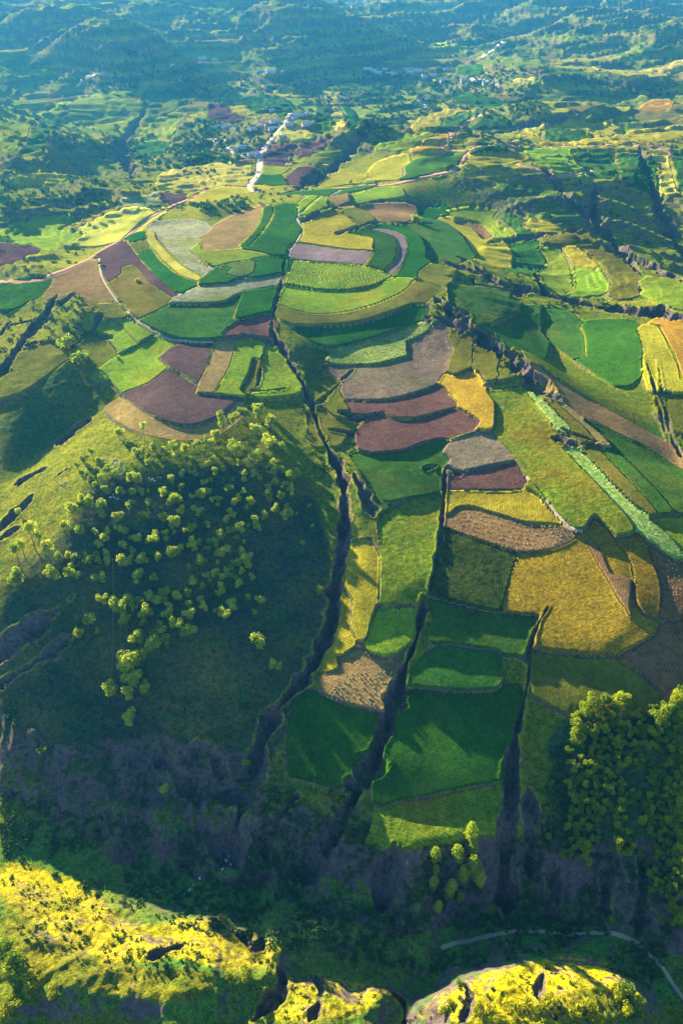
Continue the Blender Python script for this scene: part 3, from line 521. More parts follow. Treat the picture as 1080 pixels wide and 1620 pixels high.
for k, (kind, t, s, lab) in enumerate(FIELDS):
    p = outline(pts(t, s)); gx, gy = at(p[:, 0], p[:, 1], ZB); P = np.stack([gx, gy], 1)
    c = P.mean(0); rad = np.hypot(c[0], c[1])
    P = P + .0022 * rad * np.stack([fbm(P[:, 0], P[:, 1], rad * .04, 2, 71), fbm(P[:, 0], P[:, 1], rad * .04, 2, 72)], 1)
    # keep outlines from jumping across hidden ground
    si, sj = window(P, 12); x, y = X[si, sj], Y[si, sj]; sd, _, _ = signed(x, y, P); cl_ = CELL[si, sj]
    ce = float(np.median(cl_)); mar = max(.22, .25 * ce)
    if (sd > 0).sum() < 6: FW.append(None); continue
    ci, cj = slice(si.start, si.stop - 1), slice(sj.start, sj.stop - 1)
    sdc = (sd[1:, 1:] + sd[:-1, :-1] + sd[1:, :-1] + sd[:-1, 1:]) / 4
    own = OWN[ci, cj]; own[sdc > mar] = k; OWN[ci, cj] = own; FW.append((P, mar, ce))
    grow = min(.014 * rad, 9); s1, s2, kk_ = S1[ci, cj], S2[ci, cj], K1[ci, cj]; up = sdc > s1; s2[:] = np.where(up, s1, np.maximum(s2, np.where(sdc > s1, -1e9, sdc))); kk_[:] = np.where(up & (sdc > -grow), k, kk_); s1[:] = np.where(up, sdc, s1)
sc_ = (soil[1:, 1:] + soil[:-1, :-1]) / 2; gap = np.maximum(.45, .012 * 0 + .55 * (CELL[1:, 1:]))
gr_ = (OWN < 0) & (K1 >= 0) & (S1 - S2 > gap) & (sc_ < .15); OWN[gr_] = K1[gr_]
# level each field a little into its terrace: a step down at its lower edge, a cut at its upper one
zcell = (Z[1:, 1:] + Z[:-1, :-1]) / 2; dzc = np.zeros(OWN.shape); rcell = rr_[1:, 1:]; val = OWN >= 0
cnt_ = np.bincount(OWN[val], minlength=len(FIELDS)); cen_ = np.bincount(OWN[val], weights=zcell[val], minlength=len(FIELDS)) / np.maximum(cnt_, 1)
Tc = np.minimum(2.0, .8 + rcell / 420); dzc[val] = (Tc * np.tanh(.45 * (cen_[np.maximum(OWN, 0)] - zcell) / Tc))[val]
# grass gaps take the mean of both sides
for _ in range(2):
    bl = blur(dzc * val, 1) / np.maximum(blur(val.astype(float), 1), .05); dzc = np.where(val, dzc, bl * (blur(val.astype(float), 1) > .25))
dzv = np.zeros_like(Z); wv_ = np.zeros_like(Z)
for a_, b_ in ((0, 0), (0, 1), (1, 0), (1, 1)): dzv[a_:NR - 1 + a_, b_:NC - 1 + b_] += dzc; wv_[a_:NR - 1 + a_, b_:NC - 1 + b_] += 1
Z = Z + dzv / np.maximum(wv_, 1)
nb_ = np.zeros_like(Z); nb_[:-1, :-1] = ((OWN < 0) & (blur(val.astype(float), 2) > .3)); bank = np.clip(blur(nb_, 1) * 1.6, 0, 1); Z = Z + .25 * bank
print('fields', sum(f is not None for f in FW))
# ------------------------------------------------------------ roads and paths: name, kind, width, tile, course
ROADS = [
('road', 'rd', 4.6, 'A', '-20 446 0 445 110 434 220 415 330 375 450 318 560 250 640 190 700 137 780 100 900 45 990 5 1080 -12 1200 -10'),
('road', 'wd', 7, 'G', '480 588 425 570 410 555 450 515 472 470 475 430 470 392 490 350 520 315 560 270 592 232 625 195 632 160 642 132'),
('track', 'wd', 4, 'G', '475 415 440 400 385 398 340 382 320 365 288 330 280 290'), ('track', 'wd', 4, 'G', '230 330 215 305 222 280'),
('footpath', 'pp', 1.5, 'B', '560 8 450 30 400 65 335 118 332 140 352 172 358 195 335 250 298 290 295 350'),
('footpath', 'pp', 1.3, 'A', '474 335 478 400 508 460 560 535 610 590 665 638 760 692 850 717 940 722 1010 720'),
('road', 'rd', 5, 'I', '-30 598 0 595 100 592 180 582 240 570 310 552 360 535 385 505 400 480 440 457 560 460 700 467 900 456 960 458 1080 497'),
('road', 'rd', 6, 'H', '480 572 490 540 520 510 560 485 620 452 690 425 745 405'), ('track', 'rd', 5, 'H', '480 572 430 590 420 610 440 640 560 645'),
('track', 'wd', 9, 'H', '780 22 755 45 735 62 690 92 650 108'), ('track', 'wd', 6, 'H', '400 395 330 390 300 380 295 355 330 345'),
('track', 'wd', 6, 'H', '560 235 620 240 700 250 760 275'),
('track', 'pp', 1.3, 'P', '700 1500 760 1482 820 1474 900 1478 970 1476 1010 1492 1040 1525 1065 1560 1090 1590'),
('footpath', 'dp', .8, 'P', '835 1270 850 1310 853 1340 838 1378 825 1410'), ('footpath', 'dp', .3, 'P', '179 885 180 950 179 1010 178 1065'),
('track', 'pp', 1.0, 'E', '340 290 430 400 500 490 560 548 600 545'), ('track', 'pp', 2.0, 'J', '245 275 262 250 300 235 400 240'),
('track', 'rd', 5, 'I', '560 520 700 560 800 540'),
]
# ------------------------------------------------------------ materials
def nodes(name):
    m = D.materials.new(name); m.use_nodes = True; t = m.node_tree; b = t.nodes['Principled BSDF']
    b.inputs['Roughness'].default_value = .9; b.inputs['Specular IOR Level'].default_value = 0.0
    return m, t, b
def N(t, kind, **kw):
    n = t.nodes.new(kind)
    for k, v in kw.items():
        if k.startswith('i_'): n.inputs[int(k[2:]) if k[2:].isdigit() else k[2:].replace('_', ' ')].default_value = v
        else: setattr(n, k, v)
    return n
def noise(t, scale, detail=4, rough=.6, vec=None, sx=1, sy=1, rot=0):
    tc = N(t, 'ShaderNodeTexCoord'); mp = N(t, 'ShaderNodeMapping'); mp.inputs['Scale'].default_value = (sx, sy, 1); mp.inputs['Rotation'].default_value = (0, 0, rot)
    t.links.new(tc.outputs['Object'], mp.inputs[0]); n = N(t, 'ShaderNodeTexNoise'); n.inputs['Scale'].default_value = scale
    n.inputs['Detail'].default_value = detail; n.inputs['Roughness'].default_value = rough; t.links.new(mp.outputs[0], n.inputs['Vector']); return n.outputs[0]
def ramp(t, f, lo, hi):
    r = N(t, 'ShaderNodeMapRange'); r.inputs[1].default_value = lo; r.inputs[2].default_value = hi; t.links.new(f, r.inputs[0]); return r.outputs[0]
def mix(t, f, a, b, mode='MIX'):
    m = N(t, 'ShaderNodeMix', data_type='RGBA', blend_type=mode)
    for s, v in ((m.inputs[0], f), (m.inputs[6], a), (m.inputs[7], b)):
        if hasattr(v, 'links') or hasattr(v, 'is_linked'): t.links.new(v, s)
        else: s.default_value = v if not isinstance(v, tuple) else (*v, 1)[:4]
    return m.outputs[2]
def math_(t, op, a, b=0.0):
    m = N(t, 'ShaderNodeMath', operation=op)
    for s, v in ((m.inputs[0], a), (m.inputs[1], b)):
        if hasattr(v, 'is_linked'): t.links.new(v, s)
        else: s.default_value = v
    return m.outputs[0]
def bump(t, b, h, strength=.6, dist=.3):
    n = N(t, 'ShaderNodeBump'); n.inputs['Strength'].default_value = strength; n.inputs['Distance'].default_value = dist
    t.links.new(h, n.inputs['Height']); t.links.new(n.outputs[0], b.inputs['Normal'])
CROP = {  # colours a, b; patch colour; tuft size /m; bump depth; patch share; row angle or None
 'dg': ((.016, .066, .005), (.038, .108, .006), (.08, .15, .02), .7, .35, .25, None), 'mg': ((.026, .088, .010), (.060, .130, .012), (.13, .14, .015), .6, .4, .4, None),
 'lg': ((.105, .190, .008), (.210, .275, .010), (.27, .21, .01), .5, .4, .4, None), 'lt': ((.085, .170, .008), (.205, .270, .012), (.24, .17, .01), .4, .6, .5, 1.35),
 'lm': ((.060, .130, .008), (.200, .255, .010), (.26, .17, .01), .38, .8, .55, None),
 'yg': ((.190, .190, .010), (.360, .300, .014), (.14, .17, .006), .6, .4, .35, None), 'yl': ((.300, .290, .030), (.420, .370, .050), (.20, .24, .03), .5, .35, .35, None),
 'gd': ((.105, .098, .008), (.340, .230, .012), (.10, .12, .008), .75, .6, .45, None), 'ol': ((.080, .098, .008), (.150, .140, .012), (.20, .15, .02), .55, .35, .45, None),
 'or': ((.260, .160, .012), (.400, .240, .020), (.30, .24, .02), .6, .4, .4, None), 'tn': ((.170, .115, .035), (.290, .190, .065), (.14, .14, .02), .6, .3, .4, None),
 'br': ((.068, .036, .034), (.120, .068, .058), (.14, .085, .065), .9, .35, .3, .5), 'mv': ((.125, .090, .095), (.195, .140, .135), (.16, .12, .11), .9, .35, .3, .1),
 'rb': ((.105, .050, .036), (.175, .090, .062), (.20, .11, .07), .9, .35, .3, .9), 'bw': ((.130, .078, .026), (.220, .135, .045), (.12, .11, .01), .6, .3, .4, None), 'gy': ((.125, .092, .060), (.215, .160, .090), (.13, .15, .03), .5, .3, .5, None),
 'pa': ((.150, .160, .060), (.320, .310, .190), (.16, .20, .02), .4, .3, .6, None), 'pg': ((.100, .190, .015), (.360, .420, .110), (.10, .22, .03), .55, .7, .3, 1.0),
 'st': ((.140, .085, .030), (.240, .150, .055), (.24, .19, .02), .8, .3, .4, None), 'dk': ((.014, .035, .006), (.065, .090, .010), (.02, .06, .01), .4, .9, .4, None),
 'em': ((.030, .090, .005), (.060, .130, .008), (.06, .19, .01), .7, .35, .3, None), 'sc': ((.080, .110, .012), (.130, .150, .020), (.01, .05, .02), .25, .5, .9, None)}
MAT = {}
for k_, (a, b_, c, sc, bd, share, ang) in CROP.items():
    m, t, b = nodes('crop_' + k_); fine = noise(t, sc, 5, .75); big = noise(t, .035, 4, .6); patch = noise(t, .02, 6, .65, rot=.7)
    grain = noise(t, sc * 3.1, 2, .7); mott = noise(t, .22, 5, .75)
    col = mix(t, ramp(t, fine, .36, .64), a, b_); col = mix(t, math_(t, 'MULTIPLY', ramp(t, patch, .68 - share * .35, .82 - share * .2), .85), col, c)
    info = N(t, 'ShaderNodeObjectInfo'); v = ramp(t, info.outputs['Random'], 0, 1); hs = N(t, 'ShaderNodeHueSaturation')
    hs.inputs['Saturation'].default_value = 1.0
    t.links.new(math_(t, 'ADD', math_(t, 'MULTIPLY', v, .26), math_(t, 'ADD', math_(t, 'MULTIPLY', big, 1.2), math_(t, 'ADD', math_(t, 'MULTIPLY', mott, 1.5), math_(t, 'ADD', math_(t, 'MULTIPLY', grain, 1.3), -1.03)))), hs.inputs['Value'])
    t.links.new(math_(t, 'ADD', math_(t, 'MULTIPLY', v, .03), .485), hs.inputs['Hue']); t.links.new(col, hs.inputs['Color'])
    tcr = N(t, 'ShaderNodeTexCoord'); vr = N(t, 'ShaderNodeVectorRotate', rotation_type='Z_AXIS'); t.links.new(tcr.outputs['Object'], vr.inputs[0]); t.links.new(math_(t, 'MULTIPLY', info.outputs['Random'], 37.0), vr.inputs['Angle'])
    rw = N(t, 'ShaderNodeTexWave'); rw.inputs['Scale'].default_value = .30; rw.inputs['Distortion'].default_value = 9; rw.inputs['Detail'].default_value = 4; rw.inputs['Detail Scale'].default_value = .35; rw.inputs['Detail Roughness'].default_value = .65; t.links.new(vr.outputs[0], rw.inputs[0])
    rws = math_(t, 'ADD', math_(t, 'MULTIPLY', rw.outputs[1], math_(t, 'MULTIPLY', big, .55)), .80); rc = N(t, 'ShaderNodeCombineXYZ'); [t.links.new(rws, rc.inputs[i_]) for i_ in range(3)]
    fcol = mix(t, 1.0, hs.outputs[0], rc.outputs[0], 'MULTIPLY')
    t.links.new(fcol, b.inputs['Base Color']); h = fine
    if ang is not None:
        tc = N(t, 'ShaderNodeTexCoord'); mp = N(t, 'ShaderNodeMapping'); mp.inputs['Rotation'].default_value = (0, 0, ang); t.links.new(tc.outputs['Object'], mp.inputs[0])
        wv = N(t, 'ShaderNodeTexWave', bands_direction='Y'); wv.inputs['Scale'].default_value = .16 if k_ in ('lt', 'pg') else .5; wv.inputs['Distortion'].default_value = 14; wv.inputs['Detail'].default_value = 3; wv.inputs['Detail Scale'].default_value = .5
        t.links.new(mp.outputs[0], wv.inputs[0]); h = math_(t, 'ADD', math_(t, 'MULTIPLY', wv.outputs[1], .3), fine)
    bump(t, b, h, 1.0, bd * 1.5); MAT[k_] = m
def road_mat(n, a, b_):
    m, t, b = nodes(n); t.links.new(mix(t, noise(t, .8, 5, .7), a, b_), b.inputs['Base Color']); bump(t, b, noise(t, 1.5), .5, .15); return m
MAT['rd'] = road_mat('red_earth_road', (.30, .14, .09), (.46, .27, .18)); MAT['wd'] = road_mat('pale_earth_road', (.36, .30, .21), (.56, .49, .38)); MAT['dp'] = road_mat('worn_line', (.10, .10, .04), (.18, .15, .06)); MAT['pp'] = road_mat('trodden_path', (.26, .22, .13), (.42, .35, .22))
# ground: grass kinds and the tree slope's painted shade come in as a colour attribute, bare soil where banks are steep
gm, t, b = nodes('ground'); at_ = N(t, 'ShaderNodeAttribute', attribute_name='grass_and_shade'); geo = N(t, 'ShaderNodeNewGeometry'); sxyz = N(t, 'ShaderNodeSeparateXYZ'); t.links.new(geo.outputs['True Normal'], sxyz.inputs[0])
n_big = noise(t, .03, 6, .65); n_f = noise(t, .55, 5, .75); n_g = noise(t, 2.2, 3, .7); n_m = noise(t, .12, 5, .7, rot=.6, sx=.6)
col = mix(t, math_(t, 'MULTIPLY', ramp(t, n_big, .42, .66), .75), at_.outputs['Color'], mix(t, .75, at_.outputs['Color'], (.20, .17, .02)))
col = mix(t, math_(t, 'MULTIPLY', ramp(t, n_m, .5, .68), .65), col, (.035, .105, .014)); dark = mix(t, ramp(t, math_(t, 'ADD', math_(t, 'MULTIPLY', n_f, .6), math_(t, 'MULTIPLY', n_g, .4)), .36, .62), (.22, .26, .30), (1.75, 1.7, 1.55)); col = mix(t, 1.0, col, dark, 'MULTIPLY')
steep_ = math_(t, 'ADD', ramp(t, sxyz.outputs[2], .86, .70), math_(t, 'MULTIPLY', at_.outputs['Alpha'], .75)); steep_ = math_(t, 'SUBTRACT', steep_, ramp(t, n_m, .46, .66)); stc = N(t, 'ShaderNodeClamp'); t.links.new(steep_, stc.inputs[0])
soilc = mix(t, ramp(t, n_f, .3, .7), (.055, .040, .042), (.215, .155, .140)); col = mix(t, stc.outputs[0], col, soilc)
t.links.new(col, b.inputs['Base Color']); bump(t, b, math_(t, 'ADD', n_f, math_(t, 'MULTIPLY', n_g, .4)), 1.0, .8); MAT['ground'] = gm
# ------------------------------------------------------------ object helpers
def tag(o, label=None, cat=None, group=None, kind=None):
    if label: o['label'] = label
    if cat: o['category'] = cat
    if group: o['group'] = group
    if kind: o['kind'] = kind
    return o
def link(name, me, mat=None, parent=None, loc=None):
    if mat is not None and not me.materials: me.materials.append(mat)
    o = D.objects.new(name, me); COL.objects.link(o)
    if parent: o.parent = parent
    if loc is not None: o.location = loc
    return o
def raw(name, V, Q, sm=True):
    V = np.asarray(V, np.float32); Q = np.asarray(Q, np.int32); me = D.meshes.new(name); k = Q.shape[1]
    me.vertices.add(len(V)); me.vertices.foreach_set('co', V.ravel()); me.loops.add(Q.size); me.loops.foreach_set('vertex_index', Q.ravel())
    me.polygons.add(len(Q)); me.polygons.foreach_set('loop_start', np.arange(0, Q.size, k, dtype=np.int32)); me.update(calc_edges=True)
    if sm: me.polygons.foreach_set('use_smooth', np.ones(len(Q), bool))
    me.validate(); return me
def empty(name, loc, rz=0):
    o = D.objects.new(name, None); COL.objects.link(o); o.location = loc; o.rotation_euler = (0, 0, rz); return o
# ------------------------------------------------------------ roads take their cells out of the fields
ROADM = []
RO = np.full((NR - 1, NC - 1), -1, np.int32)
for k, (nm, mk, wd, t_, s) in enumerate(ROADS):
    p = chaikin(chaikin(pts(t_, s), False), False); gx, gy = at(p[:, 0], p[:, 1], ZB); P = np.stack([gx, gy], 1)
    si, sj = window(P, wd + 6); x, y = X[si, sj], Y[si, sj]; d, _, _, _ = segdist(x, y, P, False); half = np.maximum(wd / 2, .55 * CELL[si, sj])
    e = smooth(1.6 - d / half)
    # level the carriageway across its width
    zs = blur(Z[si, sj], 3); Z[si, sj] = Z[si, sj] * (1 - e) + zs * e
    sd = half - d; sdc = (sd[1:, 1:] + sd[:-1, :-1] + sd[1:, :-1] + sd[:-1, 1:]) / 4
    ci, cj = slice(si.start, si.stop - 1), slice(sj.start, sj.stop - 1); o = RO[ci, cj]; o[sdc > 0] = k; RO[ci, cj] = o; ROADM.append((P, wd))
OWN[RO >= 0] = -1
def cells_obj(name, ids, lift, mat, snap, skirt=.7):
    I, J = np.nonzero(ids); 
    if len(I) < 2: return None
    q = np.stack([I * NC + J, I * NC + J + 1, (I + 1) * NC + J + 1, (I + 1) * NC + J], 1); u, inv = np.unique(q.ravel(), return_inverse=True); Q = inv.reshape(q.shape)
    x = X.ravel()[u].copy(); y = Y.ravel()[u].copy(); z = Z.ravel()[u] + lift
    cnt = np.bincount(Q.ravel(), minlength=len(u)); bd = cnt < 4
    cl_ = CELL.ravel()[u]
    if bd.any():
        nx, ny, ok = snap(x[bd], y[bd], cl_[bd]); xb = np.where(ok, nx, x[bd]); yb = np.where(ok, ny, y[bd])
        x[bd] = xb; y[bd] = yb; z[bd] = sample(Z, xb, yb) + lift
    e = np.concatenate([Q[:, [0, 1]], Q[:, [1, 2]], Q[:, [2, 3]], Q[:, [3, 0]]]); key = np.sort(e, 1); key = key[:, 0] * len(u) + key[:, 1]; _, first, c = np.unique(key, return_index=True, return_counts=True)
    be = e[first[c == 1]]; n = len(u); V = np.stack([x, y, z], 1); bot = V.copy(); bot[:, 2] -= lift + skirt; ub, ib = np.unique(be.ravel(), return_inverse=True); ib = ib.reshape(be.shape) + n
    sk_ = np.stack([be[:, 1], be[:, 0], ib[:, 0], ib[:, 1]], 1)
    me = raw(name, np.vstack([V, bot[ub]]), np.vstack([Q[:, ::-1], sk_[:, ::-1]])); return link(name, me, mat)
NAMES = {'br': 'ploughed_field', 'mv': 'ploughed_field', 'rb': 'ploughed_field', 'st': 'stubble_field', 'gy': 'fallow_field', 'tn': 'fallow_field', 'pa': 'fallow_field', 'sc': 'scrub_plot'}
for k, (kind, t_, s, lab) in enumerate(FIELDS):
    if FW[k] is None: continue
    P, mar, ce = FW[k]
    def snap(x, y, cl_):
        sd, bx, by = signed(x, y, P); L = np.maximum(np.abs(sd), 1e-6); sg = np.where(sd > 0, 1, -1); nx, ny = (x - bx) / L * sg, (y - by) / L * sg
        g_ = min(.014 * np.hypot(P[:, 0], P[:, 1]).mean(), 9); mv = np.where(np.abs(mar - sd) < np.abs(-g_ - sd), mar - sd, -g_ - sd); ok = (np.abs(mv) < 1.1 * cl_) & (L > 1e-4); return x + nx * mv, y + ny * mv, ok
    low = kind in ('br', 'mv', 'rb', 'st', 'gy', 'tn', 'pa')
    o = cells_obj(NAMES.get(kind, 'crop_field'), OWN == k, .08 if low else (.75 if kind == 'dk' else .38), MAT[kind], snap)
    if o: tag(o, lab, 'field', kind='structure')
done = {}
for k, (nm, mk, wd, t_, s) in enumerate(ROADS):
    P, _ = ROADM[k]
    def snap(x, y, cl_):
        d, bx, by, _ = segdist(x, y, P, False); half = np.maximum(wd / 2, .55 * cl_); L = np.maximum(d, 1e-6); mv = half - d
        return x + (x - bx) / L * mv, y + (y - by) / L * mv, np.abs(mv) < 1.1 * cl_
    o = cells_obj(nm, RO == k, .12, MAT[mk], snap)
    if o: tag(o, kind='structure')
# ------------------------------------------------------------ the ground sheet
G3 = np.empty((NR, NC, 4)); G3[..., :3] = (.120, .165, .006); px1, py1 = project(X, Y, ZB)
GRASS_AND_SHADE = [((.034, .060, .036), 6, 'P', '0 880 110 770 130 760 130 760 480 720 530 900 510 1050 380 1300 0 1250'), ((.065, .200, .022), 6, 'P', '0 1250 380 1330 640 1450 1080 1450 1080 1619 0 1619'),  # first tone: tree slope darkened and greyed, its bluish shade put into the colour
 ((.47, .40, .006), 3, 'P', '0 1360 60 1372 140 1400 190 1455 240 1465 300 1450 370 1472 450 1502 440 1525 350 1535 270 1515 180 1530 100 1500 50 1460 0 1435'),
 ((.20, .20, .008), 3, 'P', '0 1440 60 1465 120 1505 200 1530 330 1535 350 1560 300 1590 200 1580 110 1560 60 1560 0 1540'),
 ((.47, .40, .006), 3, 'P', '400 1619 440 1550 520 1545 618 1562 600 1585 545 1619'), ((.47, .40, .006), 3, 'P', '645 1619 700 1562 830 1522 920 1505 990 1535 1010 1619'), ((.22, .20, .012), 4, 'P', '850 1590 930 1565 985 1570 1000 1619 850 1619'),
 ((.24, .22, .010), 6, 'P', '545 770 580 860 570 980 530 1090 505 1110 515 980 540 900'), ((.20, .22, .012), 6, 'P', '0 740 130 660 210 640 270 600 270 680 160 760 80 870 0 890'),
 ((.24, .25, .012), 8, 'P', '0 440 100 350 230 280 420 260 640 240 760 200 1080 200 1080 300 700 290 560 310 350 330 250 380 100 430'),
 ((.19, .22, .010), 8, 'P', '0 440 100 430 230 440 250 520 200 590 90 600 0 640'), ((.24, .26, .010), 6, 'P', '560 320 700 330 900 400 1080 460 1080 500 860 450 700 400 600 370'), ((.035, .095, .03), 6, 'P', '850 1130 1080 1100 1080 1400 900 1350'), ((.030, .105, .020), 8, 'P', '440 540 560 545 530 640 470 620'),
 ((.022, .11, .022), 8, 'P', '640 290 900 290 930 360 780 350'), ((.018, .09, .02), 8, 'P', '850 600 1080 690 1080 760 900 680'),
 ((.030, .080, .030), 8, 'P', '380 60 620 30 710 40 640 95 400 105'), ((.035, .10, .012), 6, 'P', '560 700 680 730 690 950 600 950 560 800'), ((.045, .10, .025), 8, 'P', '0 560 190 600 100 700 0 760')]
for c, n_, t_, s in GRASS_AND_SHADE:
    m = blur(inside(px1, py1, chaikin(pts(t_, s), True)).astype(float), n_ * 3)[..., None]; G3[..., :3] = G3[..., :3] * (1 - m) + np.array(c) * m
fr = np.maximum(smooth((rr_ - 800) / 500), np.maximum(smooth((px1 - 1110) / 60), smooth((-40 - px1) / 60)) * (rr_ > 250))[..., None]; pal = np.array([(.05, .12, .010), (.24, .30, .008), (.36, .34, .012), (.03, .10, .015), (.16, .13, .04), (.15, .24, .008)])
qx = X / 85 + .8 * fbm(X, Y, 160, 2, 81); qy = Y / 130 + .8 * fbm(X, Y, 160, 2, 82); hsh = ((np.floor(qx).astype(int) * 7349 + TLEV * 9151) * 2654435761 % 4294967296) / 4294967296
fp = pal[(hsh * 6).astype(int) % 6]; G3[..., :3] = G3[..., :3] * (1 - .9 * fr) + fp * .9 * fr
bank = np.maximum(bank, np.maximum(TBANK * .6, lipm * (1 - soil) * .8))
be_ = (bank * (.75 * (1 - fr[..., 0] * .6)))[..., None]; G3[..., :3] = G3[..., :3] * (1 - be_) + np.array((.38, .36, .012)) * be_
G3[..., 3] = np.clip(soil * (1 - bank), 0, 1)
ii, jj = np.meshgrid(np.arange(NR - 1), np.arange(NC - 1), indexing='ij'); a_ = (ii * NC + jj).ravel()
me = raw('ground', np.stack([X, Y, Z], -1).reshape(-1, 3), np.stack([a_, a_ + NC, a_ + NC + 1, a_ + 1], 1)[:, ::-1])
ca_ = me.color_attributes.new('grass_and_shade', 'FLOAT_COLOR', 'POINT'); ca_.data.foreach_set('color', G3.astype(np.float32).ravel())
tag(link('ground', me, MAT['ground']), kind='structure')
# ------------------------------------------------------------ leaves, bark, walls
def leaf_mat(n, a, b_, tr=.35):
    m = D.materials.new(n); m.use_nodes = True; t = m.node_tree; t.nodes.clear(); out = N(t, 'ShaderNodeOutputMaterial'); df = N(t, 'ShaderNodeBsdfDiffuse'); tl = N(t, 'ShaderNodeBsdfTranslucent'); ms = N(t, 'ShaderNodeMixShader'); ms.inputs[0].default_value = tr
    info = N(t, 'ShaderNodeObjectInfo'); f = math_(t, 'ADD', math_(t, 'MULTIPLY', noise(t, 1.6, 3, .7), .9), math_(t, 'MULTIPLY', info.outputs['Random'], .35)); col = mix(t, ramp(t, f, .35, .95), a, b_)
    t.links.new(col, df.inputs[0]); t.links.new(col, tl.inputs[0]); t.links.new(df.outputs[0], ms.inputs[1]); t.links.new(tl.outputs[0], ms.inputs[2]); t.links.new(ms.outputs[0], out.inputs[0]); return m
LEAF_Y = leaf_mat('young_leaves', (.20, .32, .008), (.66, .66, .06), .5); LEAF_G = leaf_mat('green_leaves', (.06, .17, .010), (.50, .54, .015), .5); LEAF_D = leaf_mat('far_leaves', (.018, .07, .018), (.07, .15, .02), .3)
LEAF_B = leaf_mat('bright_leaves', (.26, .30, .006), (.50, .46, .010)); SCRUB = leaf_mat('scrub_leaves', (.018, .06, .014), (.07, .13, .02), .2)
bk, t, b = nodes('bark'); t.links.new(mix(t, noise(t, 6, 3, .7), (.07, .05, .035), (.20, .16, .11)), b.inputs['Base Color'])
rng = np.random.default_rng(11)
def clumps(cen, rad, n, size, flat=.0):
    """leaf triangles on lumps of centres cen, radii rad"""
    k = rng.integers(0, len(cen), n); d = rng.normal(size=(n, 3)); d /= np.linalg.norm(d, axis=1)[:, None]; c = cen[k] + d * rad[k][:, None] * (.55 + .5 * rng.random((n, 1)))
    nrm = d + rng.normal(size=(n, 3)) * .45; nrm /= np.linalg.norm(nrm, axis=1)[:, None]; a = np.cross(nrm, rng.normal(size=(n, 3))); a /= np.linalg.norm(a, axis=1)[:, None]; b_ = np.cross(nrm, a); s = size * (.6 + .8 * rng.random((n, 1)))
    V = np.stack([c - a * s, c + b_ * s * .8, c + a * s, c - b_ * s * .8], 1).reshape(-1, 3); return V, np.arange(n * 4).reshape(-1, 4)
def trunk_mesh(h, r0, limbs):
    bm = bmesh.new()
    def tube(p, q, ra, rb, n=6):
        ax = (q - p).normalized(); u = ax.orthogonal().normalized(); v = ax.cross(u)
        A_ = [bm.verts.new(p + (u * math.cos(6.283 * i / n) + v * math.sin(6.283 * i / n)) * ra) for i in range(n)]; B_ = [bm.verts.new(q + (u * math.cos(6.283 * i / n) + v * math.sin(6.283 * i / n)) * rb) for i in range(n)]
        for i in range(n): bm.faces.new((A_[i], A_[(i + 1) % n], B_[(i + 1) % n], B_[i]))
    mid_ = Vector((random.uniform(-.05, .05), random.uniform(-.05, .05), h * .5)); top = Vector((0, 0, h)); tube(Vector((0, 0, -.5)), mid_, r0, r0 * .75); tube(mid_, top, r0 * .75, r0 * .4)
    for _ in range(limbs):
        a = random.uniform(0, 6.28); z = random.uniform(.55, .95) * h; tube(Vector((0, 0, z)), Vector((math.cos(a) * .55, math.sin(a) * .55, z + .45)), r0 * .4, r0 * .12, 4)
    me = D.meshes.new('trunk'); bm.to_mesh(me); bm.free(); me.materials.append(bk); return me
def crown_mesh(kind, mat, hc, n=620, size=.115):
    """unit crown: radius about 1, centre at height hc"""
    if kind == 'tall': cen = np.array([(random.uniform(-.3, .3), random.uniform(-.3, .3), -1.1 + 2.6 * i / 8) for i in range(9)]); rad = np.array([.45 + .3 * math.sin(math.pi * (i + 1) / 10) for i in range(9)])
    elif kind == 'bush': cen = np.array([(random.uniform(-.7, .7), random.uniform(-.7, .7), random.uniform(-.45, .35)) for i in range(9)]); rad = np.array([random.uniform(.35, .55) for i in range(9)])
    else: cen = np.array([(random.gauss(0, .34), random.gauss(0, .34), random.uniform(-.5, .55)) for i in range(9)]); rad = np.array([random.uniform(.45, .62) for i in range(9)])
    V, Q = clumps(cen, rad, n, size); V[:, 2] += hc; me = raw('crown', V, Q, False); me.materials.append(mat); return me
def templates(kind, mat, hc, nv, **k):
    out = []
    for _ in range(nv): out.append((crown_mesh(kind, mat, hc, **k), trunk_mesh(hc + .2, .075 if kind != 'bush' else .05, 5)))
    return out
TY = templates('round', LEAF_Y, 1.3, 7, n=900, size=.12); TYT = templates('round', LEAF_Y, 3.4, 4); TT = templates('tall', LEAF_Y, 2.2, 4, n=1100); TG = templates('round', LEAF_G, 1.3, 8, n=900, size=.115); TB = templates('bush', LEAF_B, .65, 6, n=420, size=.13); TBG = templates('bush', LEAF_G, .65, 4, n=340, size=.14); TF = templates('round', LEAF_D, 1.3, 5, n=120, size=.26)
def plant(name, px, py, rpx, temp, hc, label, cat, group):
    r = rpx; x, y = at(px, py, Z, 0.0); dist = math.hypot(x[0], y[0], HC - float(sample(Z, x, y)[0])); s = rpx * dist / F
    x, y = at(px, py, Z, s * hc); z = sample(Z, x, y)[0]
    cm, tr = temp[random.randrange(len(temp))]; o = empty(name, (x[0], y[0], z), random.uniform(0, 6.28)); k = s * random.uniform(.95, 1.08); o.scale = (k, k, k * random.uniform(.92, 1.15))
    link('crown', cm, None, o); link('trunk', tr, None, o); tag(o, label, cat, group); return o
def lst(t_, s):
    v = np.array([float(q) for q in s.split()]).reshape(-1, 3); ox, oy, k = TILE[t_]; return [(ox + a / k, oy + b_ / k, c / k) for a, b_, c in v]
def nth(n): return '%d%s' % (n, 'th' if 10 < n % 100 < 14 else {1: 'st', 2: 'nd', 3: 'rd'}.get(n % 10, 'th'))
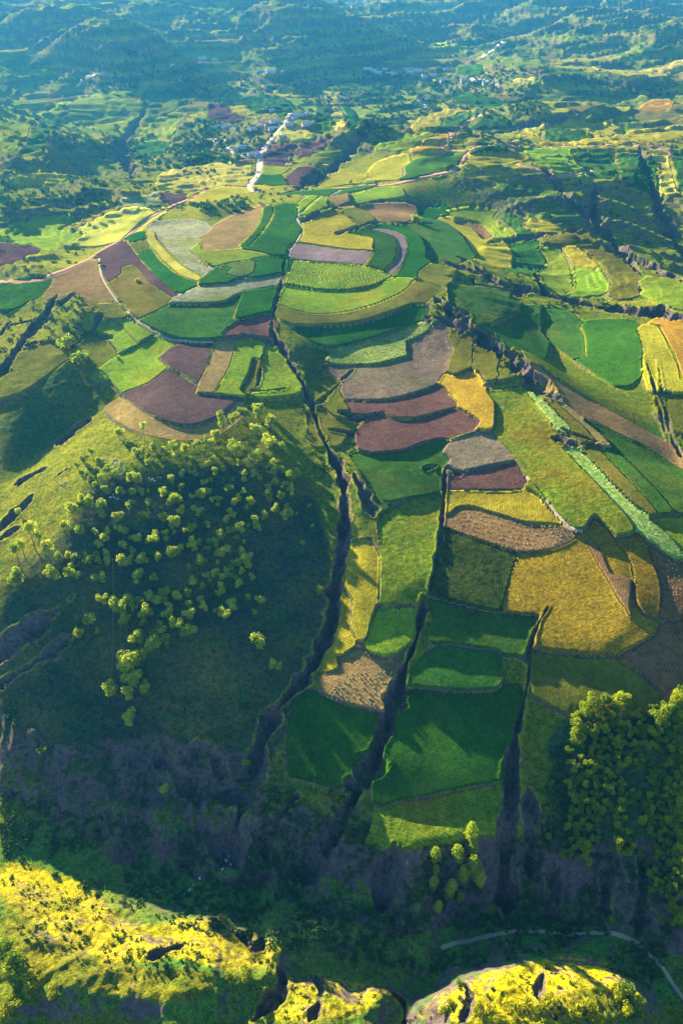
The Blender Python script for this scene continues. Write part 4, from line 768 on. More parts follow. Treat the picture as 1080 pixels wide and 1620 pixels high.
WORD = 'top second third fourth fifth sixth seventh eighth ninth tenth eleventh twelfth thirteenth fourteenth fifteenth sixteenth'.split()
PL = lst('K', """750 180 28 820 245 20 850 290 22 905 285 20 970 260 28 1030 290 20 940 325 18 940 360 20 1035 345 15 860 315 15 580 295 24 530 340 28 490 385 20 555 385 20 620 350 18 600 410 12 680 400 26 725 425 24 545 435 24 580 460 18 638 455 20 600 500 20 660 535 22 690 548 16 750 545 18 785 552 16 835 550 20 890 548 24 935 548 14 825 460 26 870 460 28 835 370 14
510 590 22 560 610 32 638 630 36 440 655 44 648 692 24 748 708 34 820 632 26 935 615 24 968 622 14 895 695 20 932 700 18 933 665 12 120 675 20 405 770 28 503 792 32 598 806 17 685 805 22 660 840 26 622 885 22 748 785 20 793 792 25 770 885 26 845 925 20 830 845 14 875 840 26 370 960 26 430 950 22 465 975 20 545 945 15 560 980 26 535 990 16 610 940 18 680 940 20 630 985 22 680 985 26 775 985 36 825 985 24
450 1025 18 430 1060 32 480 1080 24 345 1065 40 290 1060 20 105 1110 46 600 1095 24 650 1095 26 870 1095 34""") + lst('L', """490 180 26 595 90 28 640 45 30 690 65 24 735 30 28 770 5 24 750 70 16 830 95 40 750 165 30 425 225 20 370 245 24 455 240 24 345 265 16 610 270 42 825 245 38 905 255 22 215 275 30 285 270 24 150 290 20 185 310 20 230 325 22 300 345 24 265 350 18 280 380 18 410 305 14 465 350 18 435 375 15 405 385 15 345 435 18 485 420 24 530 405 18 268 440 22 205 470 22 155 545 32 265 525 20 415 490 18 455 475 16 433 548 22 380 570 30 400 560 24 340 580 18
205 580 24 215 605 36 250 600 20 750 330 34 695 380 22 635 365 20 668 430 20 665 468 20 728 437 22 765 465 16 850 375 24 855 410 34 895 405 22 960 450 36 990 430 30 860 490 24 915 505 20 810 520 18 815 560 24 828 595 24 895 570 26 965 545 26 563 525 22 655 545 16 630 600 24 600 620 20 710 610 26 680 645 20 575 670 22 550 725 26 598 705 18 505 600 20 465 605 18 495 632 14 350 655 18 378 678 24 265 680 24 160 710 28 235 740 36 200 765 20 325 775 30 350 765 22
430 750 16 435 768 14 295 790 16 345 845 14 220 805 14 105 845 34 55 862 18 165 812 20 170 845 18 515 825 30 580 790 24 640 775 30 480 860 20 440 860 20 620 840 18 660 868 12 740 730 30 755 770 26 800 700 26 865 668 28 925 695 32 960 685 26 930 645 18 690 760 14 345 885 36 375 875 22 265 905 18 210 935 34 245 920 22 435 912 18 488 895 16 555 915 28 520 935 28 490 945 18 645 925 24 668 970 34 690 965 26 640 990 26 610 1000 26 690 1010 26 500 1000 16 380 985 34
415 990 16 315 1020 20 720 1095 24 430 1080 20 475 1065 24 520 1090 24 560 1075 24 600 1090 18 645 1050 24 590 1040 20 545 1045 18 630 1130 26 450 1110 14 520 1140 20 345 1120 26 405 1150 20 525 1175 22 500 1195 16 15 970 34 120 965 22 95 1090 26""") + lst('M', """190 210 22 237 215 26 305 210 32 275 248 22 295 295 26 410 185 24 470 170 24 495 165 18 445 210 24 485 205 14 505 235 18 540 185 22 590 165 18 595 190 14 600 228 20 385 262 30 495 275 26 378 308 20 515 298 18 595 280 28 540 320 26 470 345 26 430 365 18 585 355 30 490 390 24 430 415 36 355 385 30 300 505 44 350 480 40 225 625 34 325 590 40 310 640 30 385 620 28 315 765 32 118 305 28 70 358 24 168 355 14 650 208 18 672 240 20 795 232 24 768 275 26 720 255 12 940 205 18 875 195 14 905 268 14 750 165 20 335 245 14 360 205 20""")
PL = [p for p in PL]; PL.sort(key=lambda p: p[1]); PL = PL[:300]; nb = 15; G_ = 'young trees planted in rows on the shaded slope'
for k in range(nb):
    band = sorted(PL[k * len(PL) // nb:(k + 1) * len(PL) // nb])
    for q, (a, b_, c) in enumerate(band):
        sz = 'large' if c > 8 else 'small' if c < 4.6 else 'medium'
        plant('young_tree', a, b_, c * 1.08, TY, 1.3, '%s plantation tree, %s from left in %s row down the slope' % (sz, nth(q + 1), WORD[k]), 'tree', G_)
for a, b_, c, lab in [(*lst('K', '905 150 26')[0], 'pale round crowned tree on a tall bare trunk just below the buff crescent strip'), (*lst('K', '195 800 42')[0], 'tallest pale tree of the leaning clump at the left of the plantation'), (*lst('K', '245 840 28')[0], 'slender middle tree of the leaning clump at the left of the plantation'),
    (*lst('K', '300 905 44')[0], 'widest tree of the leaning clump, at its right end beside the plantation'), (*lst('K', '135 880 32')[0], 'upper left tree of the leaning clump beside the plantation'), (*lst('K', '100 930 36')[0], 'lower left tree of the leaning clump beside the plantation')]:
    plant('young_tree', a, b_, c, TYT, 3.4, lab, 'tree', 'tall stemmed trees round the plantation')
plant('poplar_tree', *lst('L', '522 110 30')[0][:2], 8.5, TT, 2.2, 'dark tall pointed tree standing above all others at the top of the plantation', 'tree', None)
# the dense wood at the lower right
wood = pts('N', '220 260 280 170 380 120 510 120 600 250 660 200 812 90 812 1420 740 1380 720 1200 620 1100 600 1010 480 990 380 960 300 1000 150 1000 190 860 190 470')
litN = lst('N', """390 155 34 320 180 36 470 150 36 295 215 30 250 285 34 240 340 30 230 385 20 565 240 22 595 260 14 670 250 32 720 230 34 780 150 34 760 210 28 790 240 26 640 330 26 220 495 24 260 510 20 295 605 22 410 540 20 440 605 14 230 690 26 265 690 28 225 750 26 300 785 14 350 795 20 240 840 24 280 860 16 210 905 14 260 910 18 480 880 14 475 925 20 305 1030 14 160 990 20 210 980 20 725 975 16 735 1035 18 665 1070 20 765 1150 18 745 1215 16 760 1280 24 790 1320 22 770 1340 22 800 1100 18 770 830 22 800 840 16 790 950 22 645 745 20 220 580 12 270 560 14 110 600 14 80 745 14 60 810 12 95 885 18 70 850 10 725 1110 14 640 1170 18 690 1180 14""")
CR = np.array([(p[0], p[1], p[2]) for p in litN]); tries = 0
gaps = [pts('N', '470 520 600 510 620 600 540 640 470 600'), pts('N', '380 780 450 760 440 960 350 960'), pts('N', '480 720 540 720 620 860 660 980 560 1000 520 880'), pts('N', '640 420 730 440 740 560 660 560')]
while len(CR) < 285 and tries < 30000:
    tries += 1; a = random.uniform(898, 1080); b_ = random.uniform(1088, 1470); r = random.uniform(4.2, 7.2)
    if not inside(np.array([a]), np.array([b_]), wood)[0] or any(inside(np.array([a]), np.array([b_]), g)[0] for g in gaps): continue
    if (np.hypot(CR[:, 0] - a, CR[:, 1] - b_) < (CR[:, 2] + r) * .78).any(): continue
    CR = np.vstack([CR, (a, b_, r)])
CRs = sorted([tuple(v) for v in CR], key=lambda p: p[1])
for k in range(16):
    for q, (a, b_, c) in enumerate(sorted(CRs[k * len(CRs) // 16:(k + 1) * len(CRs) // 16])):
        sz = 'broad' if c > 8 else 'small' if c < 5 else 'mid sized'
        plant('woodland_tree', a, b_, c * 1.05, TG, 1.3, '%s tree, %s from left in %s tier of the dense wood' % (sz, nth(q + 1), WORD[k]), 'tree', 'trees of the dense wood at the lower right')
for (a, b_, c), lab in zip(lst('Q', '297 510 17 297 555 14 290 595 17 410 440 20 418 482 15 370 503 20 385 570 18 420 545 24 440 580 20 345 615 20 376 640 12 305 670 15 335 630 16'), [
    'upper tree of the left column below the scalloped field', 'middle tree of the left column below the scalloped field', 'lower tree of the left column below the scalloped field', 'topmost pale tree right under the scalloped field edge', 'small tree tucked beneath the topmost one under the field edge',
    'single round tree between the two columns under the field edge', 'left tree of the broad clump on the cliff top', 'largest bright tree of the clump on the cliff top', 'lower right tree of the clump on the cliff top', 'round tree below left of the clump on the cliff top', 'smallest tree below the clump on the cliff top', 'lowest tree of the cliff top group', 'dim tree beside the lowest one of the cliff top group']):
    plant('poplar_tree', a, b_, c, TT if c > 4 else TY, 2.2 if c > 4 else 1.3, lab, 'tree', 'poplars under the scalloped field edge')
LONE = [('M', 915, 400, 40, TY, 'large lone tree on open shaded slope right below the plantation'), ('M', 990, 505, 26, TY, 'lone tree in a pair further down the shaded slope, left one'), ('M', 1025, 530, 20, TY, 'smaller right hand tree of the pair on the lower shaded slope'),
 ('L', 1028, 875, 18, TY, 'small lone tree near the rim right of the plantation'), ('V', -65, 588, 14, TY, 'pale lone bush on the shaded slope beside the main gully'), ('L', 1070, 640, 14, TB, 'yellow bush on the gully rim above the small lone tree'), ('L', 1000, 690, 12, TB, 'tiny yellow bush on the gully rim by the plantation end'),
 ('A', 650, 430, 13, TBG, 'lone bush casting a long shadow on the olive field'), ('A', 312, 722, 38, TBG, 'dark green round bush above the big bush in the left hollow'), ('A', 375, 792, 50, TBG, 'big round bush with lit rim in the left hollow'), ('A', 560, 797, 12, TB, 'small yellow bush on the bank left of the bright slanted field'),
 ('B', 478, 55, 13, TG, 'lone tree in the bright green wedge on the upper spur'), ('B', 898, 135, 26, TBG, 'dark bush on the bank over the dark green crescent'), ('B', 1015, 120, 10, TBG, 'little bush at the end of the upper terrace row'), ('C', 272, 757, 10, TB, 'small bush on the tip of the ravine lip terraces'), ('C', 297, 815, 9, TB, 'tiny bush below the ravine lip terraces'),
 ('T', 520, 298, 16, TY, 'pale yellow bush alone in the deep shaded gorge'), ('T', 662, 370, 17, TBG, 'green bush right of the pale one in the gorge'), ('T', 135, 168, 18, TBG, 'green bush at the left of the shaded gorge slope'), ('T', 780, 210, 15, TBG, 'dim bush near the gully foot in the gorge'), ('T', 770, 285, 14, TBG, 'lower dim bush near the gully foot in the gorge'),
 ('T', 20, 790, 24, TBG, 'bush at the left edge above the near ridge'), ('T', 45, 830, 27, TBG, 'bushy tree second down the near left slope'), ('T', 30, 855, 20, TBG, 'bush half hidden at the near left edge'), ('T', 62, 870, 22, TBG, 'yellow green bush on the near left slope, inner side'), ('T', 85, 888, 20, TB, 'bright bush on the near left slope beside the dark pit'), ('T', 95, 906, 22, TB, 'bright bush lower on the near left slope'),
 ('T', 90, 938, 14, TB, 'round bush on the dark pit rim, left'), ('T', 165, 942, 19, TB, 'round bush on the dark pit rim, right'), ('T', 40, 970, 22, TB, 'bright bush at the bottom left corner, upper one'), ('T', 22, 1003, 20, TB, 'bright bush at the bottom left corner, lower one'),
 ('T', 730, 885, 15, TB, 'left bush at the tip of the left golden ridge'), ('T', 775, 882, 22, TB, 'big bush at the tip of the left golden ridge'), ('T', 850, 868, 10, TB, 'small bush at the very end of the left golden ridge'), ('T', 405, 930, 8, TB, 'tiny bush on the near slope rim between the two dark pits'),
 ('Q', 440, 992, 20, TB, 'leftmost bush in the bottom hedge of the right ridge'), ('Q', 475, 1002, 17, TB, 'second bush in the bottom hedge of the right ridge'), ('Q', 540, 982, 22, TB, 'third bush in the bottom hedge of the right ridge'), ('Q', 592, 980, 24, TB, 'fourth bush in the bottom hedge of the right ridge'), ('Q', 632, 975, 25, TB, 'fifth bush in the bottom hedge of the right ridge'),
 ('Q', 668, 970, 25, TB, 'sixth bush in the bottom hedge of the right ridge'), ('Q', 738, 990, 22, TB, 'seventh bush in the bottom hedge of the right ridge'), ('Q', 772, 987, 25, TB, 'eighth bush in the bottom hedge of the right ridge'), ('Q', 802, 1012, 23, TB, 'last bush in the bottom hedge of the right ridge'), ('Q', 380, 908, 15, TBG, 'dull bush in the saddle between the two right ridges'),
 ('Q', 872, 940, 22, TB, 'top bush of the cluster at the right ridge end'), ('Q', 903, 928, 22, TBG, 'outer bush of the cluster at the right ridge end'), ('Q', 932, 962, 22, TBG, 'rightmost bush of the cluster at the right ridge end'), ('Q', 900, 992, 20, TB, 'middle bush of the cluster at the right ridge end'), ('Q', 925, 1015, 20, TBG, 'lowest bush of the cluster at the right ridge end'),
 ('Q', 500, 1030, 20, TB, 'bush on the bottom edge below the hedge, left'), ('Q', 545, 1035, 18, TB, 'bush on the bottom edge below the hedge, right'), ('Q', 325, 1000, 16, TB, 'bush on the left shoulder of the right ridge'), ('Q', 345, 970, 12, TB, 'small bush at the peak of the right ridge shoulder'),
 ('D', 78, 815, 12, TY, 'whitish bush beside the dark main gully, middle'), ('D', 45, 160, 10, TB, 'yellow bush on the left rim of the main gully, upper'), ('D', 75, 185, 9, TB, 'yellow bush on the left rim of the main gully, second'), ('D', 238, 118, 10, TB, 'yellow bush on the bank over the gully head'), ('D', 78, 388, 10, TB, 'yellow bush on the gully side slope'), ('D', 30, 415, 9, TB, 'green bush left of the yellow one on the gully side slope'), ('D', 40, 515, 10, TB, 'round bush lowest on the gully side slope'),
 ('C', 880, 800, 9, TBG, 'bush at the top of the dividing gully at right'), ('E', 850, 345, 6, TB, 'small bush on the ribbon field bank at right'), ('E', 600, 165, 9, TBG, 'dark bush at the pit end of the pale strip'), ('G', 990, 525, 10, TG, 'lone dark tree on the yellow shoulder field'), ('I', 28, 575, 5, TG, 'lone tree by the right road start')]
for t_, a, b_, c, tm_, lab in LONE:
    (qx_, qy_, qc_), = lst(t_, '%f %f %f' % (a, b_, c)); hc = {id(TY): 1.3, id(TG): 1.3}.get(id(tm_), .65); nm = 'lone_tree' if hc > 1 else 'bush'
    plant(nm, qx_, qy_, qc_, tm_, hc, lab, 'tree' if hc > 1 else 'bush', None)
# single trees of the village and the distance
FAR = [('G', '10 200 200 170 330 260 330 330 180 400 20 420', 70, 'trees crowding the village on its left', 'dark tree among the crowded village trees left of the houses'), ('G', '300 200 480 180 560 260 500 330 360 330', 26, 'trees between the village houses', 'dark tree standing between the village houses'),
 ('G', '60 450 180 420 260 480 180 520 60 500', 16, 'trees below the village', 'dark tree in the thicket below the village on the slope'), ('G', '700 0 1000 20 1060 100 800 80', 24, 'trees behind the village fields', 'dark tree behind the fields beyond the village'), ('H', '300 240 760 250 900 330 760 330 400 310', 50, 'trees in the belt of the far hamlet', 'dark tree in the belt by the far hamlet'),
 ('H', '900 320 1040 420 1060 440 800 420', 26, 'trees on the slope right of the far road', 'dark tree in slanting rows right of the far road'), ('J', '380 150 520 190 560 200 420 180', 22, 'tall trees on the far crest', 'tall dark tree in the line on the far crest at left'), ('J', '595 200 645 205 640 235 600 230', 10, 'grove below the far crest', 'tall dark tree in the small grove below the far crest')]
for t_, poly, n_, grp, lab in FAR:
    P = pts(t_, poly); c = 0
    while c < n_:
        a = random.uniform(P[:, 0].min(), P[:, 0].max()); b_ = random.uniform(P[:, 1].min(), P[:, 1].max())
        if inside(np.array([a]), np.array([b_]), P)[0]: plant('village_tree' if t_ == 'G' else 'distant_tree', a, b_, random.uniform(1.3, 2.6), TF, 1.3, lab, 'tree', grp); c += 1
# masses of scrub and far woodland
def mass(name, specs, mat, leaf, size, seed):
    r2 = np.random.default_rng(seed); cen = []; rad = []
    for poly, n_, r0, r1 in specs:
        P = pts('P', poly); a = r2.uniform(P[:, 0].min(), P[:, 0].max(), n_ * 4); b_ = r2.uniform(P[:, 1].min(), P[:, 1].max(), n_ * 4); u = inside(a, b_, P); a, b_ = a[u][:n_], b_[u][:n_]
        x, y = at(a, b_, Z); dens = fbm(x, y, 60 if name == 'woodland' else 14, 2, 5) > -.12; x, y = x[dens], y[dens]
        oc = OWN[np.clip(np.searchsorted(R, np.hypot(x, y)) - 1, 0, NR - 2), np.clip(np.searchsorted(PHI, np.arctan2(x, y)) - 1, 0, NC - 2)] < 0; x, y = x[oc], y[oc]
        r = r2.uniform(r0, r1, len(x)); cen.append(np.stack([x, y, sample(Z, x, y) + r * .6], 1)); rad.append(r)
    cen = np.vstack(cen); rad = np.concatenate(rad); n = len(cen); k = np.repeat(np.arange(n), leaf); d = r2.normal(size=(n * leaf, 3)); d /= np.linalg.norm(d, axis=1)[:, None]; d[:, 2] *= .8
    c = cen[k] + d * rad[k][:, None] * (.6 + .4 * r2.random((len(k), 1))); nr_ = d + r2.normal(size=d.shape) * .5; nr_ /= np.linalg.norm(nr_, axis=1)[:, None]; a = np.cross(nr_, r2.normal(size=d.shape)); a /= np.linalg.norm(a, axis=1)[:, None]; b_ = np.cross(nr_, a); s = (rad[k] * size)[:, None]
    V = np.stack([c - a * s, c + b_ * s, c + a * s, c - b_ * s], 1).reshape(-1, 3); tag(link(name, raw(name, V, np.arange(len(k) * 4).reshape(-1, 4), False), mat), kind='stuff')
mass('woodland', [('380 66 540 40 700 30 640 92 540 110 400 106', 260, 1.8, 3.6), ('150 140 200 95 300 110 360 150 300 165 200 160', 260, 1.8, 3.4), ('280 150 420 112 600 108 700 130 640 170 560 180 420 150', 400, 1.8, 3.4), ('540 108 700 120 680 190 590 230 545 200', 450, 1.8, 3.2), ('250 200 350 190 380 260 240 270 200 240', 550, 1.4, 3), ('700 110 1000 110 1080 150 900 165 760 150', 200, 1.8, 3.4), ('560 150 780 100 860 160 700 200', 400, 1.6, 3.2), ('0 180 190 200 240 235 120 240 0 215', 150, 1.5, 2.8), ('0 90 200 100 120 140 0 150', 60, 2, 3.4), ('640 60 1080 40 1080 110 700 110', 120, 2, 4), ('0 280 160 275 180 330 0 340', 160, 1.2, 2.6), ('300 320 380 310 420 335 330 345', 90, 1, 2)], LEAF_D, 22, .42, 3)
mass('scrub', [('0 1250 380 1330 640 1450 1080 1450 1080 1600 900 1500 700 1540 400 1500 200 1440 0 1350', 2600, .35, 1.1), ('0 1380 140 1420 240 1480 430 1520 350 1545 180 1550 0 1470', 420, .25, .7), ('640 1619 700 1570 920 1512 995 1545 1010 1619', 120, .25, .7), ('400 1619 440 1552 520 1542 630 1565 600 1600', 90, .25, .7), ('400 1250 560 1250 600 1350 520 1450 380 1400', 700, .4, 1.0), ('600 1350 780 1320 900 1330 1080 1400 1080 1460 620 1470', 900, .4, 1.1), ('0 1000 160 930 180 1100 0 1150', 260, .3, .8), ('870 1180 900 1180 905 1350 850 1330', 260, .4, .9), ('0 480 120 460 170 520 60 590 0 600', 240, .5, 1.6), ('455 560 560 560 560 780 500 760', 300, .4, 1.2), ('660 400 900 430 1080 480 1080 510 820 490 700 450', 320, .5, 1.4), ('690 470 830 580 800 600 680 500', 160, .5, 1.3), ('0 1100 500 1100 420 1300 0 1250', 700, .3, .8), ('200 250 500 255 520 330 200 340', 240, .8, 2.2), ('550 180 1080 190 1080 430 860 300', 260, .8, 2.0), ('0 250 240 240 240 450 0 430', 350, .8, 2)], SCRUB, 16, .42, 4)
# ------------------------------------------------------------ houses
def plain(n, c, c2=None):
    m, t, b = nodes(n); t.links.new(mix(t, noise(t, 1.2, 4, .7), c, c2 or tuple(v * .7 for v in c)), b.inputs['Base Color']); return m
WALLS = [plain('white_render', (.55, .53, .50)), plain('cream_render', (.62, .52, .40)), plain('mud_wall', (.42, .30, .21))]; ROOFS = [plain('pale_roof', (.72, .68, .66), (.5, .46, .45)), plain('red_roof', (.46, .17, .12), (.36, .13, .10)), plain('grey_roof', (.28, .28, .30))]
DARKW = plain('dark_glass', (.04, .05, .06)); WOODM = plain('painted_wood', (.20, .11, .07))
def mesh_of(name, fn, mat):
    bm = bmesh.new(); fn(bm); bmesh.ops.recalc_face_normals(bm, faces=bm.faces); me = D.meshes.new(name); bm.to_mesh(me); bm.free(); me.materials.append(mat); return me
def bx(bm, x0, x1, y0, y1, z0_, z1):
    v = [bm.verts.new(p) for p in ((x0, y0, z0_), (x1, y0, z0_), (x1, y1, z0_), (x0, y1, z0_), (x0, y0, z1), (x1, y0, z1), (x1, y1, z1), (x0, y1, z1))]
    for f in ((0, 1, 2, 3), (4, 5, 6, 7), (0, 1, 5, 4), (1, 2, 6, 5), (2, 3, 7, 6), (3, 0, 4, 7)): bm.faces.new([v[i] for i in f])
def house_parts(L, W, H, wm, rm):
    def walls(bm):
        bx(bm, -L / 2, L / 2, -W / 2, W / 2, -2, H)
        for s in (-1, 1):
            a = [bm.verts.new((s * (L / 2 - .01), -W / 2, H)), bm.verts.new((s * (L / 2 - .01), W / 2, H)), bm.verts.new((s * (L / 2 - .01), 0, H + W * .26))]; bm.faces.new(a)
    def roof(bm):
        for s in (-1, 1):
            e = W / 2 + .5; h0 = H - .12; h1 = H + W * .28; v = [bm.verts.new(p) for p in ((-L / 2 - .4, s * e, h0), (L / 2 + .4, s * e, h0), (L / 2 + .4, 0, h1), (-L / 2 - .4, 0, h1))]; u = [bm.verts.new((q.co.x, q.co.y, q.co.z + .18)) for q in v]
            bm.faces.new(v); bm.faces.new(u)
            for i in range(4): bm.faces.new((v[i], v[(i + 1) % 4], u[(i + 1) % 4], u[i]))
    P_ = [('wall', mesh_of('wall', walls, wm)), ('roof', mesh_of('roof', roof, rm)), ('door', mesh_of('door', lambda bm: bx(bm, -.6, .6, -W / 2 - .06, -W / 2 + .04, 0, 2.1), WOODM))]
    for xw in (-L * .3, L * .3): P_.append(('window', mesh_of('window', lambda bm, xw=xw: bx(bm, xw - .7, xw + .7, -W / 2 - .05, -W / 2 + .04, .9, 2.2), DARKW)))
    return P_
HT = [house_parts(L, W, H, WALLS[a], ROOFS[b_]) for L, W, H, a, b_ in ((12, 6, 3.2, 0, 0), (10, 5.5, 3, 0, 1), (16, 6, 3.2, 1, 0), (9, 6, 3, 1, 2), (22, 7, 3.6, 0, 0), (8, 5, 2.8, 2, 1))]
CHIM = {k_: mesh_of('chimney', lambda bm: bx(bm, 1.6, 2.2, .8, 1.4, 3.0, 5.1), WALLS[2]) for k_ in (1, 3, 5)}
HS = """G 500 122 1 G 520 112 1 G 542 130 0 G 215 228 2 G 245 222 4 G 272 228 0 G 298 222 2 G 335 228 1 G 350 236 2 G 400 242 2 G 430 238 0 G 452 232 1 G 480 216 2 G 512 210 1 G 535 203 0 G 562 193 4 G 552 235 4 G 348 344 4 G 378 338 0 G 436 380 4 G 452 386 0 G 640 212 2 G 652 196 3 G 640 180 3 G 672 176 0 G 690 158 4 G 738 152 4 G 742 210 4 G 600 282 2 G 655 168 3 G 505 235 1 G 420 298 3 G 300 260 5 G 250 300 5 G 45 480 5
H 5 182 4 H 40 190 2 H 60 205 4 H 100 185 2 H 130 208 4 H 155 213 2 H 235 185 4 H 245 200 2 H 290 190 4 H 325 215 1 H 330 228 0 H 440 250 4 H 450 186 2 H 560 248 4 H 685 265 4 H 700 250 5 H 298 352 1 H 330 343 0 J 640 188 4 J 680 192 2 J 830 230 4 J 858 231 4 J 545 210 2 I 290 240 2""".split()
HL = {'G': 'village', 'H': 'far hamlet', 'J': 'distant crest', 'I': 'far slope'}; hs = []
for q in range(0, len(HS), 4):
    (a, b_, _), = lst(HS[q], '%s %s 1' % (HS[q + 1], HS[q + 2])); hs.append((HS[q], a, b_, int(HS[q + 3])))
DES = ['white walled house with pale roof', 'white walled house with red roof', 'long cream house with pale roof', 'cream house with grey roof', 'very long white building with pale roof', 'small mud walled house with red roof']
for grp_ in 'GHJI':
    for ty in range(6):
        row = sorted([h for h in hs if h[0] == grp_ and h[3] == ty], key=lambda h: h[1])
        for n_, (g, a, b_, ty_) in enumerate(row):
            x, y = at(a, b_, Z); z = float(sample(Z, x, y)[0]); o = empty('house', (x[0], y[0], z + .2), random.choice((.1, .25, -.2, 1.4, .4)))
            sc = .6 if g == 'G' else .8; o.scale = (sc,) * 3
            for nm, me in HT[ty]:
                pt = link(nm, me, None, o)
                if nm == 'roof' and ty in (1, 3, 5): link('chimney', CHIM[ty], None, pt)
            tag(o, DES[ty] + (', %s such from left in the %s' % (nth(n_ + 1), HL[g]) if len(row) > 1 else ' in the ' + HL[g]), 'house', 'houses of the ' + HL[g])
# ------------------------------------------------------------ stooks, sheep, stones
STRAW = plain('cut_straw', (.62, .50, .24), (.40, .30, .12)); WOOL = plain('wool', (.80, .77, .70)); STONE = plain('pale_stone', (.62, .62, .64))
def stook(bm):
    for k in range(6):
        a = k * 1.047 + random.uniform(-.2, .2); bmesh.ops.create_cone(bm, cap_ends=True, segments=5, radius1=.16, radius2=.07, depth=1.0)
        vs = bm.verts[-10:] if hasattr(bm.verts, '__getitem__') else []; bm.verts.ensure_lookup_table(); vs = bm.verts[-10:]
        for v in vs: f = .22 - .16 * (v.co.z + .5); v.co.x += math.cos(a) * f * 1.3; v.co.y += math.sin(a) * f * 1.3; v.co.z += .45
stk = mesh_of('stook', stook, STRAW)
def rows(t_, A_, B_, nrow, ncol, grp, lab):
    A_ = pts(t_, A_); B_ = pts(t_, B_)
    def along(P, u): d = np.r_[0, np.cumsum(np.hypot(*np.diff(P, axis=0).T))]; return np.interp(u * d[-1], d, P[:, 0]), np.interp(u * d[-1], d, P[:, 1])
    for i in range(nrow):
        u = np.linspace(.02, .98, ncol) + rng.normal(0, .3 / ncol, ncol); ax, ay = along(A_, u); bx_, by_ = along(B_, u); f = (i + .5 + rng.normal(0, .09, ncol)) / nrow; x, y = at(ax * (1 - f) + bx_ * f, ay * (1 - f) + by_ * f, Z); z = sample(Z, x, y)
        for k in range(ncol):
            if random.random() < .08: continue
            o = link('stook', stk); o.location = (x[k], y[k], z[k] + .05); o.rotation_euler = (0, 0, random.uniform(0, 6)); s = random.uniform(.5, .95); o.scale = (s, s, s * .8); tag(o, lab, 'stook', grp)
rows('D', '692 500 715 465 770 436 920 475 1050 510 1228 515', '700 535 800 568 900 604 1010 636 1100 634 1200 606 1268 562', 6, 28, 'stooks in wavy rows on the stubble field', 'small straw stook in the wavy dotted rows above the very dark green square')
rows('F', '350 170 400 130 520 120 600 120', '290 255 350 275 460 295 545 290', 7, 12, 'stooks in rows on the brown stubble field', 'small straw stook in the rows on the brown field between the gullies')
rows('E', '935 640 970 700 1000 760 1010 840', '1050 700 1070 760 1075 840 1078 930', 4, 12, 'stooks at the right edge', 'small straw stook in the lines at the right edge of the photo')
sb = bmesh.new(); bmesh.ops.create_icosphere(sb, subdivisions=2, radius=.5)
for v in sb.verts: v.co.x *= 1.25; v.co.y *= .7; v.co.z = v.co.z * .7 + .75
def lump(c, r, sc=(1, 1, 1)):
    n0 = len(sb.verts); bmesh.ops.create_icosphere(sb, subdivisions=1, radius=r); sb.verts.ensure_lookup_table()
    for v in sb.verts[n0:]: v.co = Vector((v.co.x * sc[0] + c[0], v.co.y * sc[1] + c[1], v.co.z * sc[2] + c[2]))
lump((.72, 0, .95), .19, (1.3, .8, .9)); lump((.52, 0, .9), .2)
for q in ((.35, .2), (.35, -.2), (-.35, .2), (-.35, -.2)): lump((q[0], q[1], .28), .08, (1, 1, 3.6))
shm = D.meshes.new('sheep'); sb.to_mesh(shm); sb.free(); shm.materials.append(WOOL)
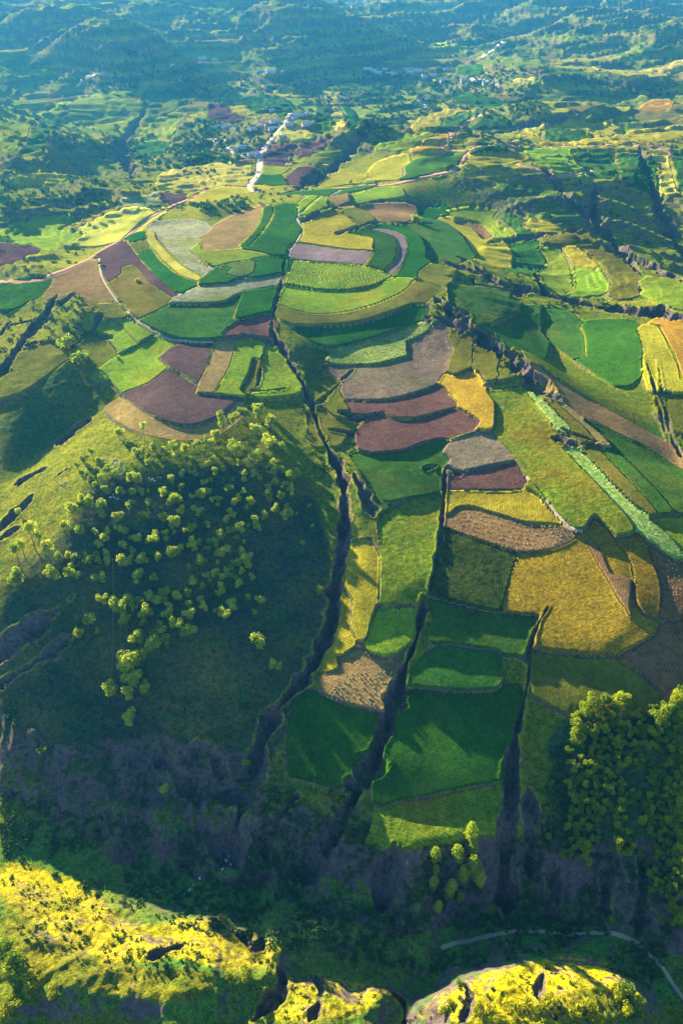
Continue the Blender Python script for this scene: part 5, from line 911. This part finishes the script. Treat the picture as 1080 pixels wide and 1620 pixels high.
for poly, n_, lab in (('630 340 740 340 770 370 700 400 640 380', 22, 'small white sheep between the upper left trees of the plantation'), ('770 360 800 400 790 470 750 450 745 380', 10, 'small white sheep on the dark ground at the plantation top'), ('520 530 620 540 620 570 540 570', 8, 'small white sheep under the left trees of the plantation'), ('690 560 760 580 750 605 700 600', 7, 'small white sheep low in the upper left plantation'), ('370 470 440 480 440 530 360 520', 12, 'small white sheep on the open bank left of the plantation'), ('940 460 1020 460 1020 490 940 490', 6, 'small white sheep in the middle of the plantation top')):
    P = pts('K', poly)
    for _ in range(n_):
        while True:
            a = random.uniform(P[:, 0].min(), P[:, 0].max()); b_ = random.uniform(P[:, 1].min(), P[:, 1].max())
            if inside(np.array([a]), np.array([b_]), P)[0]: break
        x, y = at(a, b_, Z); o = link('sheep', shm); o.location = (x[0], y[0], sample(Z, x, y)[0] - .02); o.rotation_euler = (0, 0, random.uniform(0, 6.28)); o.scale = (.5,) * 3; tag(o, lab, 'sheep', 'sheep ' + lab[18:])
for q, (a, b_, r) in enumerate([(358, 1362, 1.3), (365, 1368, 1.0), (352, 1375, .8), (362, 1355, .7), (316, 1390, 1.1), (300, 1408, 1.2), (292, 1414, .9), (248, 1412, 1.0), (306, 1400, .7)]):
    bm = bmesh.new(); bmesh.ops.create_icosphere(bm, subdivisions=2, radius=r * .5)
    for v in bm.verts: v.co *= 1 + .3 * math.sin(v.co.x * 4.1 + q) * math.cos(v.co.y * 3.3 + q); v.co.z *= .6
    me = D.meshes.new('boulder'); bm.to_mesh(me); bm.free(); me.materials.append(STONE); x, y = at(a, b_, Z); o = link('boulder', me); o.location = (x[0], y[0], sample(Z, x, y)[0] + r * .2)
    tag(o, ['largest pale boulder at the gully mouth', 'second pale boulder right of the largest at the gully mouth', 'lowest pale boulder of the gully mouth cluster', 'topmost pale boulder of the gully mouth cluster', 'pale boulder alone between gully mouth and river bend', 'broad pale boulder on the river bend', 'pale boulder left of the broad one on the river bend', 'leftmost pale boulder in the river bed', 'small pale boulder above the broad one on the river bend'][q], 'boulder', 'boulders in the river bed')
# ------------------------------------------------------------ air
hz = D.meshes.new('haze'); bm = bmesh.new(); zl = float(Z.min()) - 1; zt = max(float(Z.max()), HC) + 12; bx(bm, -9500, 9500, -300, 9600, zl, zt); bmesh.ops.recalc_face_normals(bm, faces=bm.faces); bm.to_mesh(hz); bm.free()
hm = D.materials.new('haze'); hm.use_nodes = True; t = hm.node_tree; t.nodes.clear(); out = N(t, 'ShaderNodeOutputMaterial'); pv = N(t, 'ShaderNodeVolumePrincipled'); pv.inputs['Density'].default_value = 7.5e-5; pv.inputs['Color'].default_value = (.06, .45, 1.0, 1); pv.inputs['Anisotropy'].default_value = .3
t.links.new(pv.outputs[0], out.inputs['Volume']); tag(link('haze', hz, hm), kind='stuff')
